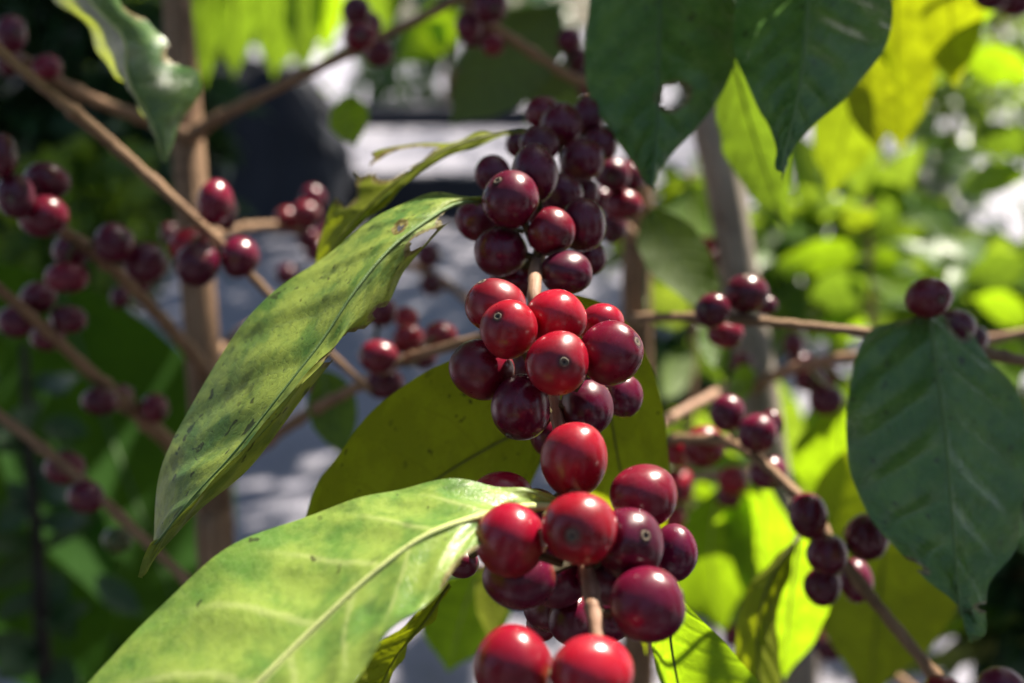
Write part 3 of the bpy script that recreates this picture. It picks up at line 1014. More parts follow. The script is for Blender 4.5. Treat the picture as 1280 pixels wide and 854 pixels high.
# upper right branch
br, p_ = twig(treeA, 'branch', [(238, 172, .70), (275, 146, .685), (350, 108, .66), (440, 64, .63), (515, 28, .61), (590, -10, .59), (680, -60, .57)],
              [22, 16, 15, 14, 12, 11, 10], STEM, 12, (0.5,))
fruits(br, p_, [(446, 14, 35, 36, .625, CDRK), (451, 46, 42, 39, .60, CMID), (473, 66, 39, 35, .625, CDRK), (462, 30, 30, 30, .645, CDRK)], 2)
qleaf(br, (430, 120, .66), (445, 182, .67), 52, M_LIME, 0.5, .1, seed=3, attach=p_)
# upper left branch
br, p_ = twig(treeA, 'branch', [(240, 172, .70), (190, 152, .68), (110, 122, .64), (45, 84, .61), (-40, 30, .58)], [20, 18, 17, 16, 14], STEM, 12, (0.7,))
fruits(br, p_, [(14, 42, 37, 44, .585, CDRK), (12, 78, 34, 34, .60, CDRK), (59, 84, 36, 32, .60, CMID)], 3)
# left middle branch, carries a knot of cherries
br, p_ = twig(treeA, 'branch', [(258, 468, .70), (244, 446, .66), (190, 385, .59), (140, 335, .55), (100, 305, .53), (68, 278, .51), (20, 235, .48), (-40, 180, .45)],
              [24, 19, 17, 17, 16, 15, 14, 13], STEM, 12, (0.45,))
fruits(br, p_, [(20, 245, 45, 54, .465, CDRK), (58, 227, 55, 47, .49, CDRK), (55, 271, 58, 51, .475, CMID), (5, 194, 31, 54, .455, CDRK),
                (91, 312, 47, 42, .535, CDRK), (84, 347, 53, 37, .52, CMID), (143, 304, 47, 51, .525, CDRK), (182, 328, 53, 50, .54, CDRK), (172, 352, 34, 30, .575, CDRK),
                (150, 372, 24, 26, .61, CDRK)], 4)
# lower left branch
br, p_ = twig(treeA, 'branch', [(262, 596, .70), (215, 556, .66), (165, 512, .62), (120, 472, .59), (70, 424, .56), (10, 370, .53), (-40, 330, .51)],
              [24, 22, 20, 17, 15, 14, 13], STEM, 12, (0.36,))
fruits(br, p_, [(125, 502, 45, 35, .585, CDRK), (193, 510, 34, 37, .62, CMID), (152, 496, 30, 30, .635, CDRK),
                (86, 399, 44, 34, .56, CDRK), (48, 372, 44, 40, .56, CDRK), (20, 402, 46, 40, .55, CDRK), (60, 420, 40, 36, .58, CDRK)], 5)
# side branch running behind the central cluster
br, p_ = twig(treeA, 'branch', [(272, 608, .70), (300, 578, .66), (350, 540, .60), (400, 508, .56), (440, 487, .54), (500, 452, .51), (560, 434, .49), (640, 410, .47)],
              [22, 18, 16, 15, 15, 14, 14, 13], STEM, 12, (0.42, 0.6))
fruits(br, p_, [(473, 446, 48, 43, .50, CMID), (480, 479, 48, 39, .525, CDRK), (510, 424, 40, 36, .535, CRED), (550, 420, 43, 34, .52, CRED), (398, 482, 30, 36, .575, CMID), (530, 446, 30, 30, .54, CDRK), (477, 390, 39, 38, .55, CDRK), (508, 398, 30, 28, .57, CPNK)], 6)
qleaf(br, (405, 462, .56), (432, 572, .57), 62, M_MID, 0.3, .08, seed=5, attach=p_)
# higher side branch with far cherries
br, p_ = twig(treeA, 'branch', [(246, 300, .71), (290, 288, .73), (345, 282, .75), (400, 300, .78), (440, 320, .80), (500, 330, .80), (545, 345, .80), (590, 380, .80)], [14, 13, 12, 12, 11, 11, 11, 11], STEM, 10, (0.3,))
fruits(br, p_, [(391, 249, 31, 33, .77, CDRK), (383, 268, 37, 33, .75, CMID), (358, 274, 28, 30, .755, CRED), (384, 297, 28, 28, .77, CDRK), (396, 314, 30, 28, .78, CDRK), (410, 296, 30, 34, .79, CDRK), (358, 343, 27, 26, .80, CDRK), (535, 319, 32, 32, .78, CDRK), (540, 355, 31, 29, .79, CDRK), (212, 292, 22, 26, .78, CDRK)], 7)
br, p_ = twig(treeA, 'branch', [(262, 448, .72), (285, 428, .74), (320, 405, .77), (380, 380, .80), (420, 360, .82)], [16, 14, 14, 13, 11], STEM, 10)

# ------------------------------------------------------------------ free branch crossing in front of the left trunk
B1 = empty('coffee_branch', P(-30, 38, .47), 'thin brown branch with a knobbly joint and five cherries, slanting across the left trunk', 'branch')
st, p_ = twig(B1, 'stem', [(-90, -20, .45), (-10, 55, .47), (45, 102, .48), (92, 140, .485), (135, 176, .49), (180, 216, .495), (235, 266, .50), (285, 314, .505), (340, 372, .51), (400, 430, .515), (465, 490, .52)],
              [16, 15, 15, 16, 17, 15, 14, 13, 11, 10, 9], STEM, 14, (0.30, 0.73), 110)
fruits(B1, p_, [(269, 253, 43, 56, .49, CMID), (284, 266, 26, 44, .515, CDRK), (238, 308, 53, 46, .52, CRED), (247, 330, 56, 56, .49, CDRK), (299, 322, 49, 50, .495, CDRK)], 8, True)
# ------------------------------------------------------------------ lower left free branch
B6 = empty('coffee_branch', P(-30, 495, .55), 'thin brown branch with two dark cherries low over the big green leaves', 'branch')
st, p_ = twig(B6, 'stem', [(-70, 462, .53), (-5, 516, .55), (50, 558, .555), (105, 604, .56), (160, 655, .565), (228, 720, .57), (290, 780, .575)], [15, 14, 14, 14, 14, 13, 13], STEM, 12, (0.5,), 60)
fruits(B6, p_, [(81, 585, 47, 41, .575, CMID), (107, 621, 46, 39, .545, CDRK), (147, 675, 38, 32, .60, (0.06, 0.07, 0.02))], 9, True)

# ------------------------------------------------------------------ leaf hanging in from the top left
TL = empty('coffee_branch', P(60, -90, .44), 'curled leaf with a ragged edge and glaring sheen hanging at the left trunk', 'branch')
st, p_ = twig(TL, 'stem', [(-120, -60, .46), (-20, -80, .45), (60, -90, .44), (150, -95, .43)], [13, 13, 12, 12], STEM, 10)
hero_leaf(TL, [
    [(66, -62, .440), (70, -64, .440), (74, -66, .440)],
    [(52, -30, .470), (92, -22, .434), (124, -40, .452)],
    [(80, 2, .475), (124, 18, .430), (160, 0, .456)],
    [(110, 46, .475), (152, 50, .428), (186, 32, .458)],
    [(134, 80, .470), (156, 88, .430), (210, 60, .458)],
    [(154, 108, .462), (167, 116, .433), (234, 86, .454)],
    [(174, 134, .455), (184, 141, .436), (250, 112, .450)],
    [(190, 162, .448), (196, 168, .437), (228, 150, .446)],
    [(205, 202, .440), (206, 203, .440), (208, 204, .440)],
], [mat_leaf('leaf_shiny_curled', (0.045, 0.12, 0.04), (0.10, 0.19, 0.06), (0.42, 0.50, 0.015), under=(0.20, 0.27, 0.02), gloss=0.30, spec=0.7, tmix=0.34, nveins=8), RIB_P],
          True, 30, 60, 0.0008, 8, [(1.03, .53, .09, .03), (1.03, .30, .07, .04)], 0.0016, 21, 0.0006, True, (66, -90, .44))

# ------------------------------------------------------------------ centre coffee tree
treeB = empty('coffee_tree', np.array([P(795, 854, .88)[0], P(795, 854, .88)[1] + 0.06, 0.0]), 'coffee tree whose brown trunk stands behind the upper cherry cluster', 'tree')
trunk(treeB, [(808, -140, .84), (802, 40, .83), (800, 180, .82), (796, 320, .82), (796, 450, .83), (797, 640, .85), (798, 820, .88)], [34, 36, 37, 38, 38, 40, 42], TRUNK, 2)
br, p_ = twig(treeB, 'branch', [(803, 290, .82), (800, 272, .76), (760, 240, .70), (712, 205, .66), (760, 235, .70)][:1] + [(808, 268, .76), (768, 130, .70), (712, 96, .67), (660, 62, .64), (625, 38, .62), (580, 0, .60), (520, -60, .58)],
              [16, 15, 14, 13, 13, 12, 12, 11], STEM, 12, (0.62,))
fruits(br, p_, [(586, 33, 34, 36, .61, CDRK), (613, 8, 46, 42, .595, CDRK), (616, 56, 28, 28, .64, CMID), (596, 8, 34, 34, .63, CDRK), (592, 46, 30, 28, .645, CDRK), (604, 30, 30, 30, .62, CDRK),
                (712, 50, 30, 30, .67, CDRK), (720, 72, 30, 28, .68, CDRK), (726, 94, 28, 26, .69, CDRK), (735, 110, 28, 26, .70, CDRK)], 10)
qleaf(br, (700, 10, .68), (562, 156, .70), 105, M_DARK, 0.25, .05, seed=31, attach=p_, face_cam=False)
qleaf(br, (735, 75, .70), (655, 158, .72), 60, M_DARK, 0.2, .05, seed=32, attach=p_, face_cam=False)
br, p_ = twig(treeB, 'branch', [(800, 300, .82), (782, 285, .70), (772, 262, .58), (768, 240, .52), (766, 215, .49)], [14, 14, 14, 13, 11], STEM, 10)
fruits(br, p_, [(766, 218, 47, 41, .48, CDRK), (789, 221, 36, 41, .49, CDRK), (779, 256, 46, 39, .485, CMID), (767, 284, 34, 41, .51, CDRK), (752, 250, 30, 30, .53, CDRK)], 11)
# branch to the right carrying the big leaf
br, p_ = twig(treeB, 'branch', [(797, 402, .82), (790, 398, .66), (800, 397, .56), (870, 396, .47), (930, 400, .455), (1010, 408, .445), (1085, 416, .44), (1180, 430, .435), (1290, 454, .43), (1400, 480, .425)],
              [14, 12, 12, 13, 14, 13, 13, 14, 15, 15], STEM, 12, (0.36, 0.74), 80)
fruits(br, p_, [(891, 388, 43, 42, .448, CDRK), (933, 367, 51, 49, .455, CDRK), (907, 417, 43, 36, .485, CMID), (958, 382, 26, 24, .50, CDRK),
                (1160, 372, 56, 50, .415, CMID), (1194, 408, 50, 40, .435, CDRK), (1213, 424, 44, 34, .46, CDRK)], 12, False, True, 18, 26)
hero_leaf(br, [
    [(1150, 397, 0.4300), (1156, 398, 0.4300), (1162, 397, 0.4300)],
    [(1092, 412, 0.4270), (1160, 416, 0.4190), (1212, 420, 0.4250)],
    [(1066, 468, 0.4180), (1170, 480, 0.4080), (1262, 464, 0.4180)],
    [(1058, 540, 0.4040), (1181, 550, 0.3940), (1290, 530, 0.4080)],
    [(1064, 604, 0.3900), (1190, 622, 0.3810), (1296, 602, 0.3960)],
    [(1092, 655, 0.3790), (1199, 680, 0.3710), (1276, 676, 0.3840)],
    [(1150, 716, 0.3700), (1206, 728, 0.3640), (1240, 734, 0.3740)],
    [(1190, 760, 0.3640), (1211, 770, 0.3600), (1226, 768, 0.3660)],
    [(1212, 803, 0.3600), (1214, 804, 0.3600), (1216, 803, 0.3600)],
], M_DARK, True, 56, 120, 0.0030, 9, [(0.88, .10, .10, .035), (0.26, .085, .06, .016), (0.03, .73, .05, .012), (0.99, .84, .07, .016)], 0.0012, 33, 0.0008, False, (1150, 424, .437))
# leaf standing behind, left of the grey trunk
qleaf(br, (812, 262, .60), (902, 402, .56), 76, M_MID, 0.35, -.06, seed=35, face_cam=False, attach=P(805, 398, .56), side=-0.05)

# ------------------------------------------------------------------ right coffee tree
treeC = empty('coffee_tree', np.array([P(1000, 854, .84)[0] + 0.05, P(1000, 854, .84)[1] + 0.05, 0.0]), 'coffee tree with a slanting grey trunk and sunlit yellow green leaves', 'tree')
trunk(treeC, [(850, 0, .80), (884, 140, .80), (905, 230, .80), (925, 350, .80), (944, 460, .80), (960, 570, .80), (978, 720, .82), (995, 840, .84)], [46, 48, 48, 48, 48, 49, 50, 52], TRUNKG, 3)
br, p_ = twig(treeC, 'branch', [(948, 482, .80), (960, 474, .74), (985, 463, .68), (1030, 451, .64), (1075, 446, .62), (1150, 436, .60), (1260, 420, .58), (1340, 400, .57)], [16, 15, 16, 16, 15, 14, 13, 12], STEMF, 12)
fruits(br, p_, [(1033, 500, 43, 41, .66, CDRK), (1013, 474, 38, 34, .68, CDRK), (1035, 470, 28, 26, .69, CMID), (992, 430, 26, 30, .74, CDRK), (1000, 455, 30, 28, .75, CDRK)], 13)
qleaf(br, (1055, 500, .66), (1050, 640, .72), 120, M_LIME, 0.25, .06, seed=41, face_cam=False, attach=p_)
qleaf(br, (1130, 520, .66), (1085, 880, .63), 210, M_UND, 0.15, .05, seed=42, face_cam=False, attach=p_, nu=16, nv=34)
br, p_ = twig(treeC, 'branch', [(950, 492, .80), (920, 480, .76), (890, 495, .70), (835, 525, .66), (790, 560, .63)], [14, 14, 14, 14, 12], STEMF, 12)
qleaf(br, (880, 400, .74), (905, 470, .72), 34, M_LIME, 0.3, .05, seed=43, attach=p_)
qleaf(br, (945, 470, .74), (905, 492, .72), 40, M_LIME, 0.6, .08, seed=44, attach=p_)
fruits(br, p_, [(928, 455, 26, 28, .77, CMID), (880, 308, 30, 26, .80, CPNK), (890, 322, 24, 22, .82, CMID)], 14, False, False)
br, p_ = twig(treeC, 'branch', [(962, 600, .80), (930, 590, .76), (890, 594, .72), (850, 600, .69)], [13, 13, 13, 12], STEMF, 10)
fruits(br, p_, [(846, 607, 42, 44, .66, CPNK), (842, 648, 30, 30, .66, CPNK), (916, 600, 38, 36, .70, CPNK), (912, 620, 34, 30, .73, CDRK), (846, 565, 32, 46, .66, CPNK)], 15)
qleaf(br, (900, 610, .73), (905, 790, .83), 130, M_LIME, 0.5, .1, seed=45, attach=p_, face_cam=False)
qleaf(br, (950, 600, .72), (935, 760, .80), 90, M_LIME, -0.4, .1, seed=46, attach=p_, face_cam=False)

br, p_ = twig(treeC, 'branch', [(982, 735, .82), (1010, 765, .78), (1050, 800, .75), (1100, 832, .72), (1170, 880, .69)], [13, 13, 12, 12, 11], STEM, 10)
fruits(br, p_, [(1038, 806, 40, 38, .73, CDRK), (1095, 836, 34, 32, .71, CRED), (1022, 790, 32, 30, .79, CDRK), (1080, 850, 30, 30, .74, CMID), (916, 795, 24, 28, .80, CMID)], 18)
# ------------------------------------------------------------------ lower right branch
B9 = empty('coffee_branch', P(840, 548, .50), 'slender branch with a knot of five dark cherries in front of glowing yellow leaves', 'branch')
st, p_ = twig(B9, 'stem', [(790, 556, .54), (838, 550, .52), (880, 549, .50), (912, 553, .485), (945, 572, .47), (990, 612, .455), (1020, 648, .445), (1050, 695, .435), (1080, 735, .43), (1120, 785, .425), (1172, 850, .42), (1230, 930, .41)],
              [13, 14, 14, 15, 14, 14, 14, 15, 16, 16, 17, 18], STEM, 14, (0.27, 0.57), 100)
fruits(B9, p_, [(909, 517, 41, 47, .475, CDRK), (947, 541, 47, 49, .465, CDRK), (964, 530, 30, 34, .49, CDRK), (880, 558, 50, 52, .515, CRED), (961, 591, 46, 42, .49, CDRK),
                (1010, 645, 47, 56, .432, CDRK), (1034, 693, 51, 49, .415, CDRK), (1083, 671, 56, 58, .44, CDRK), (1028, 732, 45, 50, .435, CDRK), (1069, 726, 42, 52, .46, CDRK),
                (1178, 862, 44, 36, .405, CPNK), (844, 562, 30, 40, .53, CPNK), (1252, 862, 58, 54, .395, CDRK)], 16, True)
hero_leaf(B9, [
    [(992, 676, .440), (993, 678, .440), (994, 680, .440)],
    [(962, 702, .445), (974, 706, .438), (988, 712, .442)],
    [(936, 738, .448), (956, 744, .438), (976, 752, .444)],
    [(922, 785, .448), (946, 792, .438), (972, 796, .444)],
    [(922, 840, .446), (948, 846, .436), (978, 848, .442)],
    [(932, 910, .442), (950, 912, .434), (972, 910, .438)],
    [(955, 975, .438), (956, 976, .438), (957, 976, .438)],
], M_UND, False, 20, 40, 0.0005, 9, [], 0.0005, 51, 0.0006, True, (1008, 650, .45))
qleaf(B9, (1000, 668, .47), (980, 850, .55), 95, M_LIME, 0.15, .05, seed=52, face_cam=False, attach=p_, child_rib=True)

# ------------------------------------------------------------------ overhead branch with the dark hanging leaves
OV = empty('coffee_branch', P(880, -130, .44), 'pair of large dark green leaves hanging down, the left one holed', 'branch')
st, p_ = twig(OV, 'stem', [(640, -210, .50), (760, -150, .47), (880, -120, .44), (1000, -110, .42), (1120, -140, .40), (1260, -190, .38)], [14, 14, 14, 14, 13, 13], STEM, 12, (), 60)
hero_leaf(OV, [
    [(824, -118, 0.4500), (828, -118, 0.4500), (832, -118, 0.4500)],
    [(768, -80, 0.4520), (828, -78, 0.4440), (884, -86, 0.4500)],
    [(740, -20, 0.4480), (826, -14, 0.4380), (912, -26, 0.4460)],
    [(729, 50, 0.4380), (824, 56, 0.4280), (919, 44, 0.4380)],
    [(734, 112, 0.4280), (822, 118, 0.4190), (906, 108, 0.4280)],
    [(764, 168, 0.4200), (820, 172, 0.4130), (872, 158, 0.4200)],
    [(800, 214, 0.4120), (817, 214, 0.4080), (836, 198, 0.4120)],
    [(814, 238, 0.4060), (815, 239, 0.4060), (816, 238, 0.4060)],
], [LEAF_DARK, RIB_D], True, 50, 100, 0.0018, 9, [(0.615, .585, .085, .038)], 0.0012, 61, 0.0007, True, (826, -128, .445))
hero_leaf(OV, [
    [(1014, -116, 0.4300), (1018, -116, 0.4300), (1022, -116, 0.4300)],
    [(950, -70, 0.4300), (1018, -72, 0.4220), (1080, -70, 0.4300)],
    [(920, -10, 0.4240), (1012, -6, 0.4140), (1112, -4, 0.4240)],
    [(916, 56, 0.4120), (1006, 60, 0.4020), (1104, 54, 0.4120)],
    [(936, 108, 0.4020), (998, 116, 0.3940), (1062, 116, 0.4020)],
    [(958, 150, 0.3920), (988, 160, 0.3870), (1016, 156, 0.3920)],
    [(974, 196, 0.3820), (980, 196, 0.3800), (988, 192, 0.3820)],
    [(977, 222, 0.3770), (978, 222, 0.3770), (979, 222, 0.3770)],
], M_DARK, True, 50, 100, 0.0022, 9, [], 0.0012, 62, 0.0008, True, (1012, -108, .417))
qleaf(OV, (915, 60, .50), (982, 285, .57), 84, M_MID, 0.3, .06, seed=63, face_cam=False, attach=p_, child_rib=True)


def shade_leaf(parent, B, T, width, normal, mats, seed, attach, arch=.05, nu=12, nv=24):
    """leaf between two world points, its face turned along normal"""
    L = np.linalg.norm(T - B); ax = (T - B) / L
    wv = nrm(np.cross(normal, ax)); nn = nrm(np.cross(ax, wv))
    v = np.linspace(0, 1, nv + 1)
    prof = np.maximum(np.sin(np.pi * v ** .85) ** .85 * np.where(v > .8, .55 + .45 * (1 - (v - .8) / .2), 1), .012)
    sx = np.linspace(-1, 1, nu + 1)
    ctr_ = B[None] + ax[None] * (v * L)[:, None] + nn[None] * (arch * L * np.sin(np.pi * v))[:, None]
    G = ctr_[:, None, :] + wv[None, None] * (.5 * width * prof[:, None] * sx[None])[..., None] - nn[None, None] * (.1 * width * prof[:, None] * np.abs(sx)[None])[..., None]
    G, _ = leaf_geo(G, nu, nv, .0008, 8, seed, .001)
    return leaf_mesh('leaf', parent, G, mats, False, (), .0008, True, seed, attach)


# unseen leaves added above along the sun line to shade cluster and leaves
for i, (tx, ty, td, t_, ln, wd, ang) in enumerate([(690, 225, .37, .135, .11, .062, .3), (780, 190, .43, .15, .10, .05, .9), (735, 150, .42, .19, .10, .055, -.6),
                                                   (1010, 60, .395, .12, .11, .045, .4), (1180, 500, .40, .22, .13, .075, .2), (1170, 600, .385, .27, .14, .08, 1.4), (1210, 690, .38, .30, .13, .07, .7)]):
    c_ = P(tx, ty, td) + SUN * t_
    e1 = nrm(np.cross(SUN, [0.2, 0.9, 0.1])); e2 = np.cross(SUN, e1)
    a_ = math.cos(ang) * e1 + math.sin(ang) * e2
    B_, T_ = c_ - a_ * ln * .5, c_ + a_ * ln * .5
    shade_leaf(OV, B_, T_, wd, SUN, M_DARK, 64 + i, p_[np.argmin(np.linalg.norm(p_ - B_, axis=1))])

# ------------------------------------------------------------------ upper right hanging leaves
UR = empty('coffee_branch', P(1120, -60, .70), 'branch of olive and yellowing leaves hanging before the pale yard', 'branch')
st, p_ = twig(UR, 'stem', [(1000, -90, .74), (1080, -60, .71), (1150, -50, .70), (1260, -60, .68), (1380, -90, .66)], [13, 13, 13, 12, 12], STEM, 10, (), 50)
qleaf(UR, (1190, -50, .66), (1196, 112, .73), 74, M_UND, 0.3, .06, seed=71, face_cam=False, attach=p_, child_rib=True)
qleaf(UR, (1120, -40, .72), (1128, 190, .76), 100, M_UND, 0.25, .06, seed=72, face_cam=False, attach=p_, child_rib=True)
qleaf(UR, (1100, 40, .74), (1038, 246, .82), 96, M_YEL, 0.3, .07, seed=73, face_cam=False, attach=p_, child_rib=True)
qleaf(UR, (1080, 60, .70), (1098, 190, .71), 60, M_UND, 0.2, .05, seed=74, face_cam=False, attach=p_, child_rib=True)
qleaf(UR, (1250, -20, .70), (1170, 60, .74), 46, M_LIME, 0.4, .1, seed=75, face_cam=False, attach=p_, child_rib=True)
fruits(UR, p_, [(1240, -8, 46, 40, .62, CDRK), (1270, 0, 46, 42, .63, CDRK)], 17, True)

# ------------------------------------------------------------------ broad leaved plant at the lower left
BP = empty('broadleaf_plant', (P(120, 854, 1.25)[0], P(120, 854, 1.25)[1], 0.0), 'plant with very large soft green leaves filling the lower left', 'plant')
bs = np.array([P(120, 854, 1.25)[0], P(120, 854, 1.25)[1], 0.0])
pts = [bs, bs + np.array([0.01, 0, .25]), P(140, 1000, 1.25), P(150, 880, 1.24)]
V, Fc, U = tube_geo(catmull(pts, 30), np.linspace(.016, .009, 30), 10)
mesh_obj('stem', V, Fc, [STALK], BP, U, None, True, bs)
at = P(150, 890, 1.24)
qleaf(BP, (70, 350, 1.30), (250, 830, 1.10), 270, M_BIG, 0.15, .05, .12, False, 18, 34, 81, at, 0.0004, 0.0006, 'leaf', True)
qleaf(BP, (-60, 520, 1.20), (120, 900, 1.08), 220, M_BIG, -0.2, .05, .12, False, 18, 34, 82, at, 0.0004, 0.0006, 'leaf', True)
qleaf(BP, (190, 620, 1.35), (232, 960, 1.20), 170, M_BIG, 0.3, .05, .12, False, 16, 30, 83, at, 0.0004, 0.0006, 'leaf', True)
qleaf(BP, (-60, 330, 1.45), (120, 560, 1.40), 200, M_BIG, 0.2, .05, .12, False, 16, 30, 84, at, 0.0004, 0.0006, 'leaf', True)
DS = empty('sapling', (P(50, 854, .98)[0], P(50, 854, .98)[1], 0.0), 'spindly dark sapling before the large soft leaves', 'plant')
bs = np.array([P(50, 854, .98)[0], P(50, 854, .98)[1], 0.0])
sp = catmull([bs, bs + np.array([0, 0, .4]), P(58, 860, .95), P(48, 700, .94), P(36, 560, .94), P(30, 430, .95)], 60)
V, Fc, U = tube_geo(sp, np.linspace(.008, .0028, 60), 8)
mesh_obj('stem', V, Fc, [mat_plain('dark_stem', (0.02, 0.016, 0.012), (0.035, 0.028, 0.02), 60.0)], DS, U, None, True, bs)
for i, (bx, by, tx, ty, w) in enumerate([(48, 690, -10, 740, 40), (50, 740, 95, 800, 40), (52, 800, -5, 850, 46), (46, 640, 8, 600, 30), (40, 590, 92, 560, 22), (38, 560, -20, 520, 30), (54, 830, 100, 860, 40), (47, 690, 130, 640, 20), (34, 480, 100, 470, 22), (120, 720, 178, 770, 34)] + [(46 + 6 * math.sin(q), 470 + 30 * q, 46 + (-1) ** q * (40 + 13 * (q % 4)), 470 + 30 * q + 34 * math.sin(q * 1.7) + 20, 26 + 4 * (q % 3)) for q in range(13)]):
    qleaf(DS, (bx, by, .95), (tx, ty, .95 - .03 * (i % 3)), w, [SHRUB_D, RIB_D], 0.5 - .25 * (i % 4), .08, seed=90 + i, attach=sp[np.argmin(np.linalg.norm(sp - P(bx, by, .95), axis=1))], child_rib=True)

# ------------------------------------------------------------------ background plants
def shrub(label, px, py, d, rpx, hpx, n, size, mat, seed, depth=None, trunk_r=0.012, name='shrub', group=None, clumps=16):
    c = P(px, py, d)
    base = np.array([c[0], c[1], 0.0])
    e = empty(name, base, label, 'shrub' if name == 'shrub' else 'tree', group)
    tp = catmull([base, base * .5 + c * .5 + np.array([.02, .0, 0]), c, c + np.array([0.01, 0, hpx * d / F * .5])], 20)
    V, Fc, U = tube_geo(tp, np.linspace(trunk_r, trunk_r * .35, 20), 8)
    mesh_obj('trunk', V, Fc, [TRUNK], e, U, None, True, base)
    leaf_cloud('crown', e, c, (rpx * d / F, depth or rpx * d / F * .8, hpx * d / F), n, size, mat, seed, clumps=clumps)
    return e


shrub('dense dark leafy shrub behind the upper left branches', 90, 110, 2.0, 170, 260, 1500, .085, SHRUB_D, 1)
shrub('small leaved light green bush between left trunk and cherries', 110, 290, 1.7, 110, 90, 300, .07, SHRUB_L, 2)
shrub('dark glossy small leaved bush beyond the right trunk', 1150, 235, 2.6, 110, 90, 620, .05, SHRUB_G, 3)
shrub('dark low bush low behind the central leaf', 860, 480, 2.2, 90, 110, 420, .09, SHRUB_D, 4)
shrub('light green bush at the pale yard on the right', 1040, 320, 2.1, 150, 80, 170, .12, SHRUB_L, 5)
shrub('airy light green bush beyond the grey slanting trunk', 900, 290, 2.4, 100, 90, 150, .12, SHRUB_L, 8)
shrub('mixed leafy bush against the pale yard beside the olive leaves', 1190, 130, 3.6, 110, 90, 260, .10, SHRUB_L, 9)
shrub('lime leafed bush low behind the glowing yellow leaves', 960, 650, 1.5, 120, 110, 130, .11, SHRUB_L, 10)
shrub('bright bush standing at the right border behind big leaf', 1250, 400, 1.8, 90, 130, 200, .11, SHRUB_L, 6)
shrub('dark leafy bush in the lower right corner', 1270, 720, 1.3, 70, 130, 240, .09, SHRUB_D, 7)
for i, (px, w, n, sd_, lb) in enumerate([(180, 260, 900, 22, 'far light green tree beyond the steep dark bank'), (900, 220, 900, 23, 'far dark tree beyond the pair of hanging dark leaves'),
                                         (1250, 300, 900, 24, 'far light green tree beyond the olive and yellowing leaves'), (560, 160, 600, 25, 'far dark tree beyond the dark kerb')]):
    shrub(lb, px, 20, 18.5 + 1.5 * i, w, 190, n, .5, [SHRUB_L, SHRUB_D][i % 2], sd_, trunk_r=.12, name='tree', group='far trees behind the yard')


def sapling(label, px, d, topy, leaves, seed):
    base = np.array([P(px, 854, d)[0], P(px, 854, d)[1] + .05, 0.0])
    e = empty('coffee_sapling', base, label, 'plant')
    sp = catmull([base, .5 * base + .5 * P(px + 6, 800, d), P(px - 4, 640, d), P(px + 5, .5 * (640 + topy), d), P(px, topy, d)], 50)
    V, Fc, U = tube_geo(sp, np.linspace(.007, .0025, 50), 8)
    mesh_obj('stem', V, Fc, [TRUNK], e, U, None, True, base)
    for i, (bx, by, tx, ty, w, m, roll) in enumerate(leaves):
        a_ = sp[np.argmin(np.linalg.norm(sp - P(bx, by, d), axis=1))]
        qleaf(e, (bx, by, d), (tx, ty, d - .06 + .04 * (i % 4)), w, m, roll, .10, seed=seed + i, attach=a_, child_rib=True, face_cam=False)


sapling('slim sapling with lime leaves spread over the pale yard at right', 1085, 1.35, 250, [
    (1080, 315, 962, 340, 44, M_LIME, .5), (1085, 330, 1128, 326, 40, M_LIME, .4), (1085, 350, 1062, 366, 30, M_MID, .3), (1080, 360, 1010, 372, 54, M_MID, .2),
    (1090, 345, 1150, 368, 34, M_LIME, .6), (1082, 300, 1120, 250, 40, M_MID, .3), (1085, 400, 1010, 420, 40, M_LIME, .5), (1090, 410, 1060, 360, 40, M_PALE, .2), (1088, 290, 1058, 262, 36, M_YEL, .3),
    (1090, 470, 1000, 560, 60, M_LIME, .4), (1088, 520, 1000, 610, 50, M_LIME, .3)], 300)
sapling('slim sapling with yellow green leaves close to the right border', 1290, 1.25, 150, [
    (1285, 220, 1194, 236, 40, M_LIME, .5), (1288, 190, 1215, 160, 40, M_MID, .3), (1285, 330, 1200, 350, 46, M_MID, .2), (1288, 400, 1215, 372, 40, M_LIME, .5), (1286, 440, 1236, 470, 60, M_LIME, .3), (1288, 100, 1200, 66, 46, M_LIME, .4),
    (1286, 560, 1220, 620, 50, M_MID, .4), (1288, 800, 1100, 848, 26, M_PALE, .2), (1288, 770, 1170, 790, 26, M_LIME, .3)], 330)
sapling('slim sapling with brightly lit leaves between brown and grey trunks', 862, 1.15, 215, [
    (862, 222, 880, 345, 78, M_LIME, .2), (858, 320, 812, 350, 40, M_LIME, .5), (862, 370, 800, 392, 66, M_PALE, .3), (862, 420, 905, 480, 40, M_MID, .2), (865, 430, 830, 500, 40, M_MID, .2), (866, 240, 820, 270, 40, M_YEL, .4),
    (864, 600, 905, 720, 70, M_LIME, .2), (864, 640, 850, 760, 60, M_LIME, .1), (864, 620, 950, 700, 50, M_YEL, .3)], 360)

# hanging light green leaves at the top
TG = empty('coffee_branch', P(350, -80, 1.3), 'row of long bright green leaves hanging at the top beside the left trunk', 'branch')
st, p_ = twig(TG, 'stem', [(180, -60, 1.35), (280, -80, 1.32), (380, -80, 1.30), (500, -60, 1.28), (600, -90, 1.25)], [12, 12, 12, 12, 10], STEM, 10, (), 50)
for i, (bx, tx, ty, w, m) in enumerate([(262, 256, 110, 46, M_MID), (300, 292, 100, 50, M_MID), (345, 342, 100, 56, M_MID), (385, 380, 96, 50, M_MID), (415, 408, 70, 40, M_LIME), (480, 470, 50, 60, M_MID), (235, 232, 60, 34, M_MID)]):
    qleaf(TG, (bx, -60, 1.3), (tx, ty, 1.42), w, m, .4 - .25 * (i % 3), .05, seed=100 + i, face_cam=False, attach=p_, child_rib=True)
qleaf(TG, (575, 10, 1.26), (498, 80, 1.25), 60, M_LIME, .3, .1, seed=110, face_cam=False, attach=p_, child_rib=True)
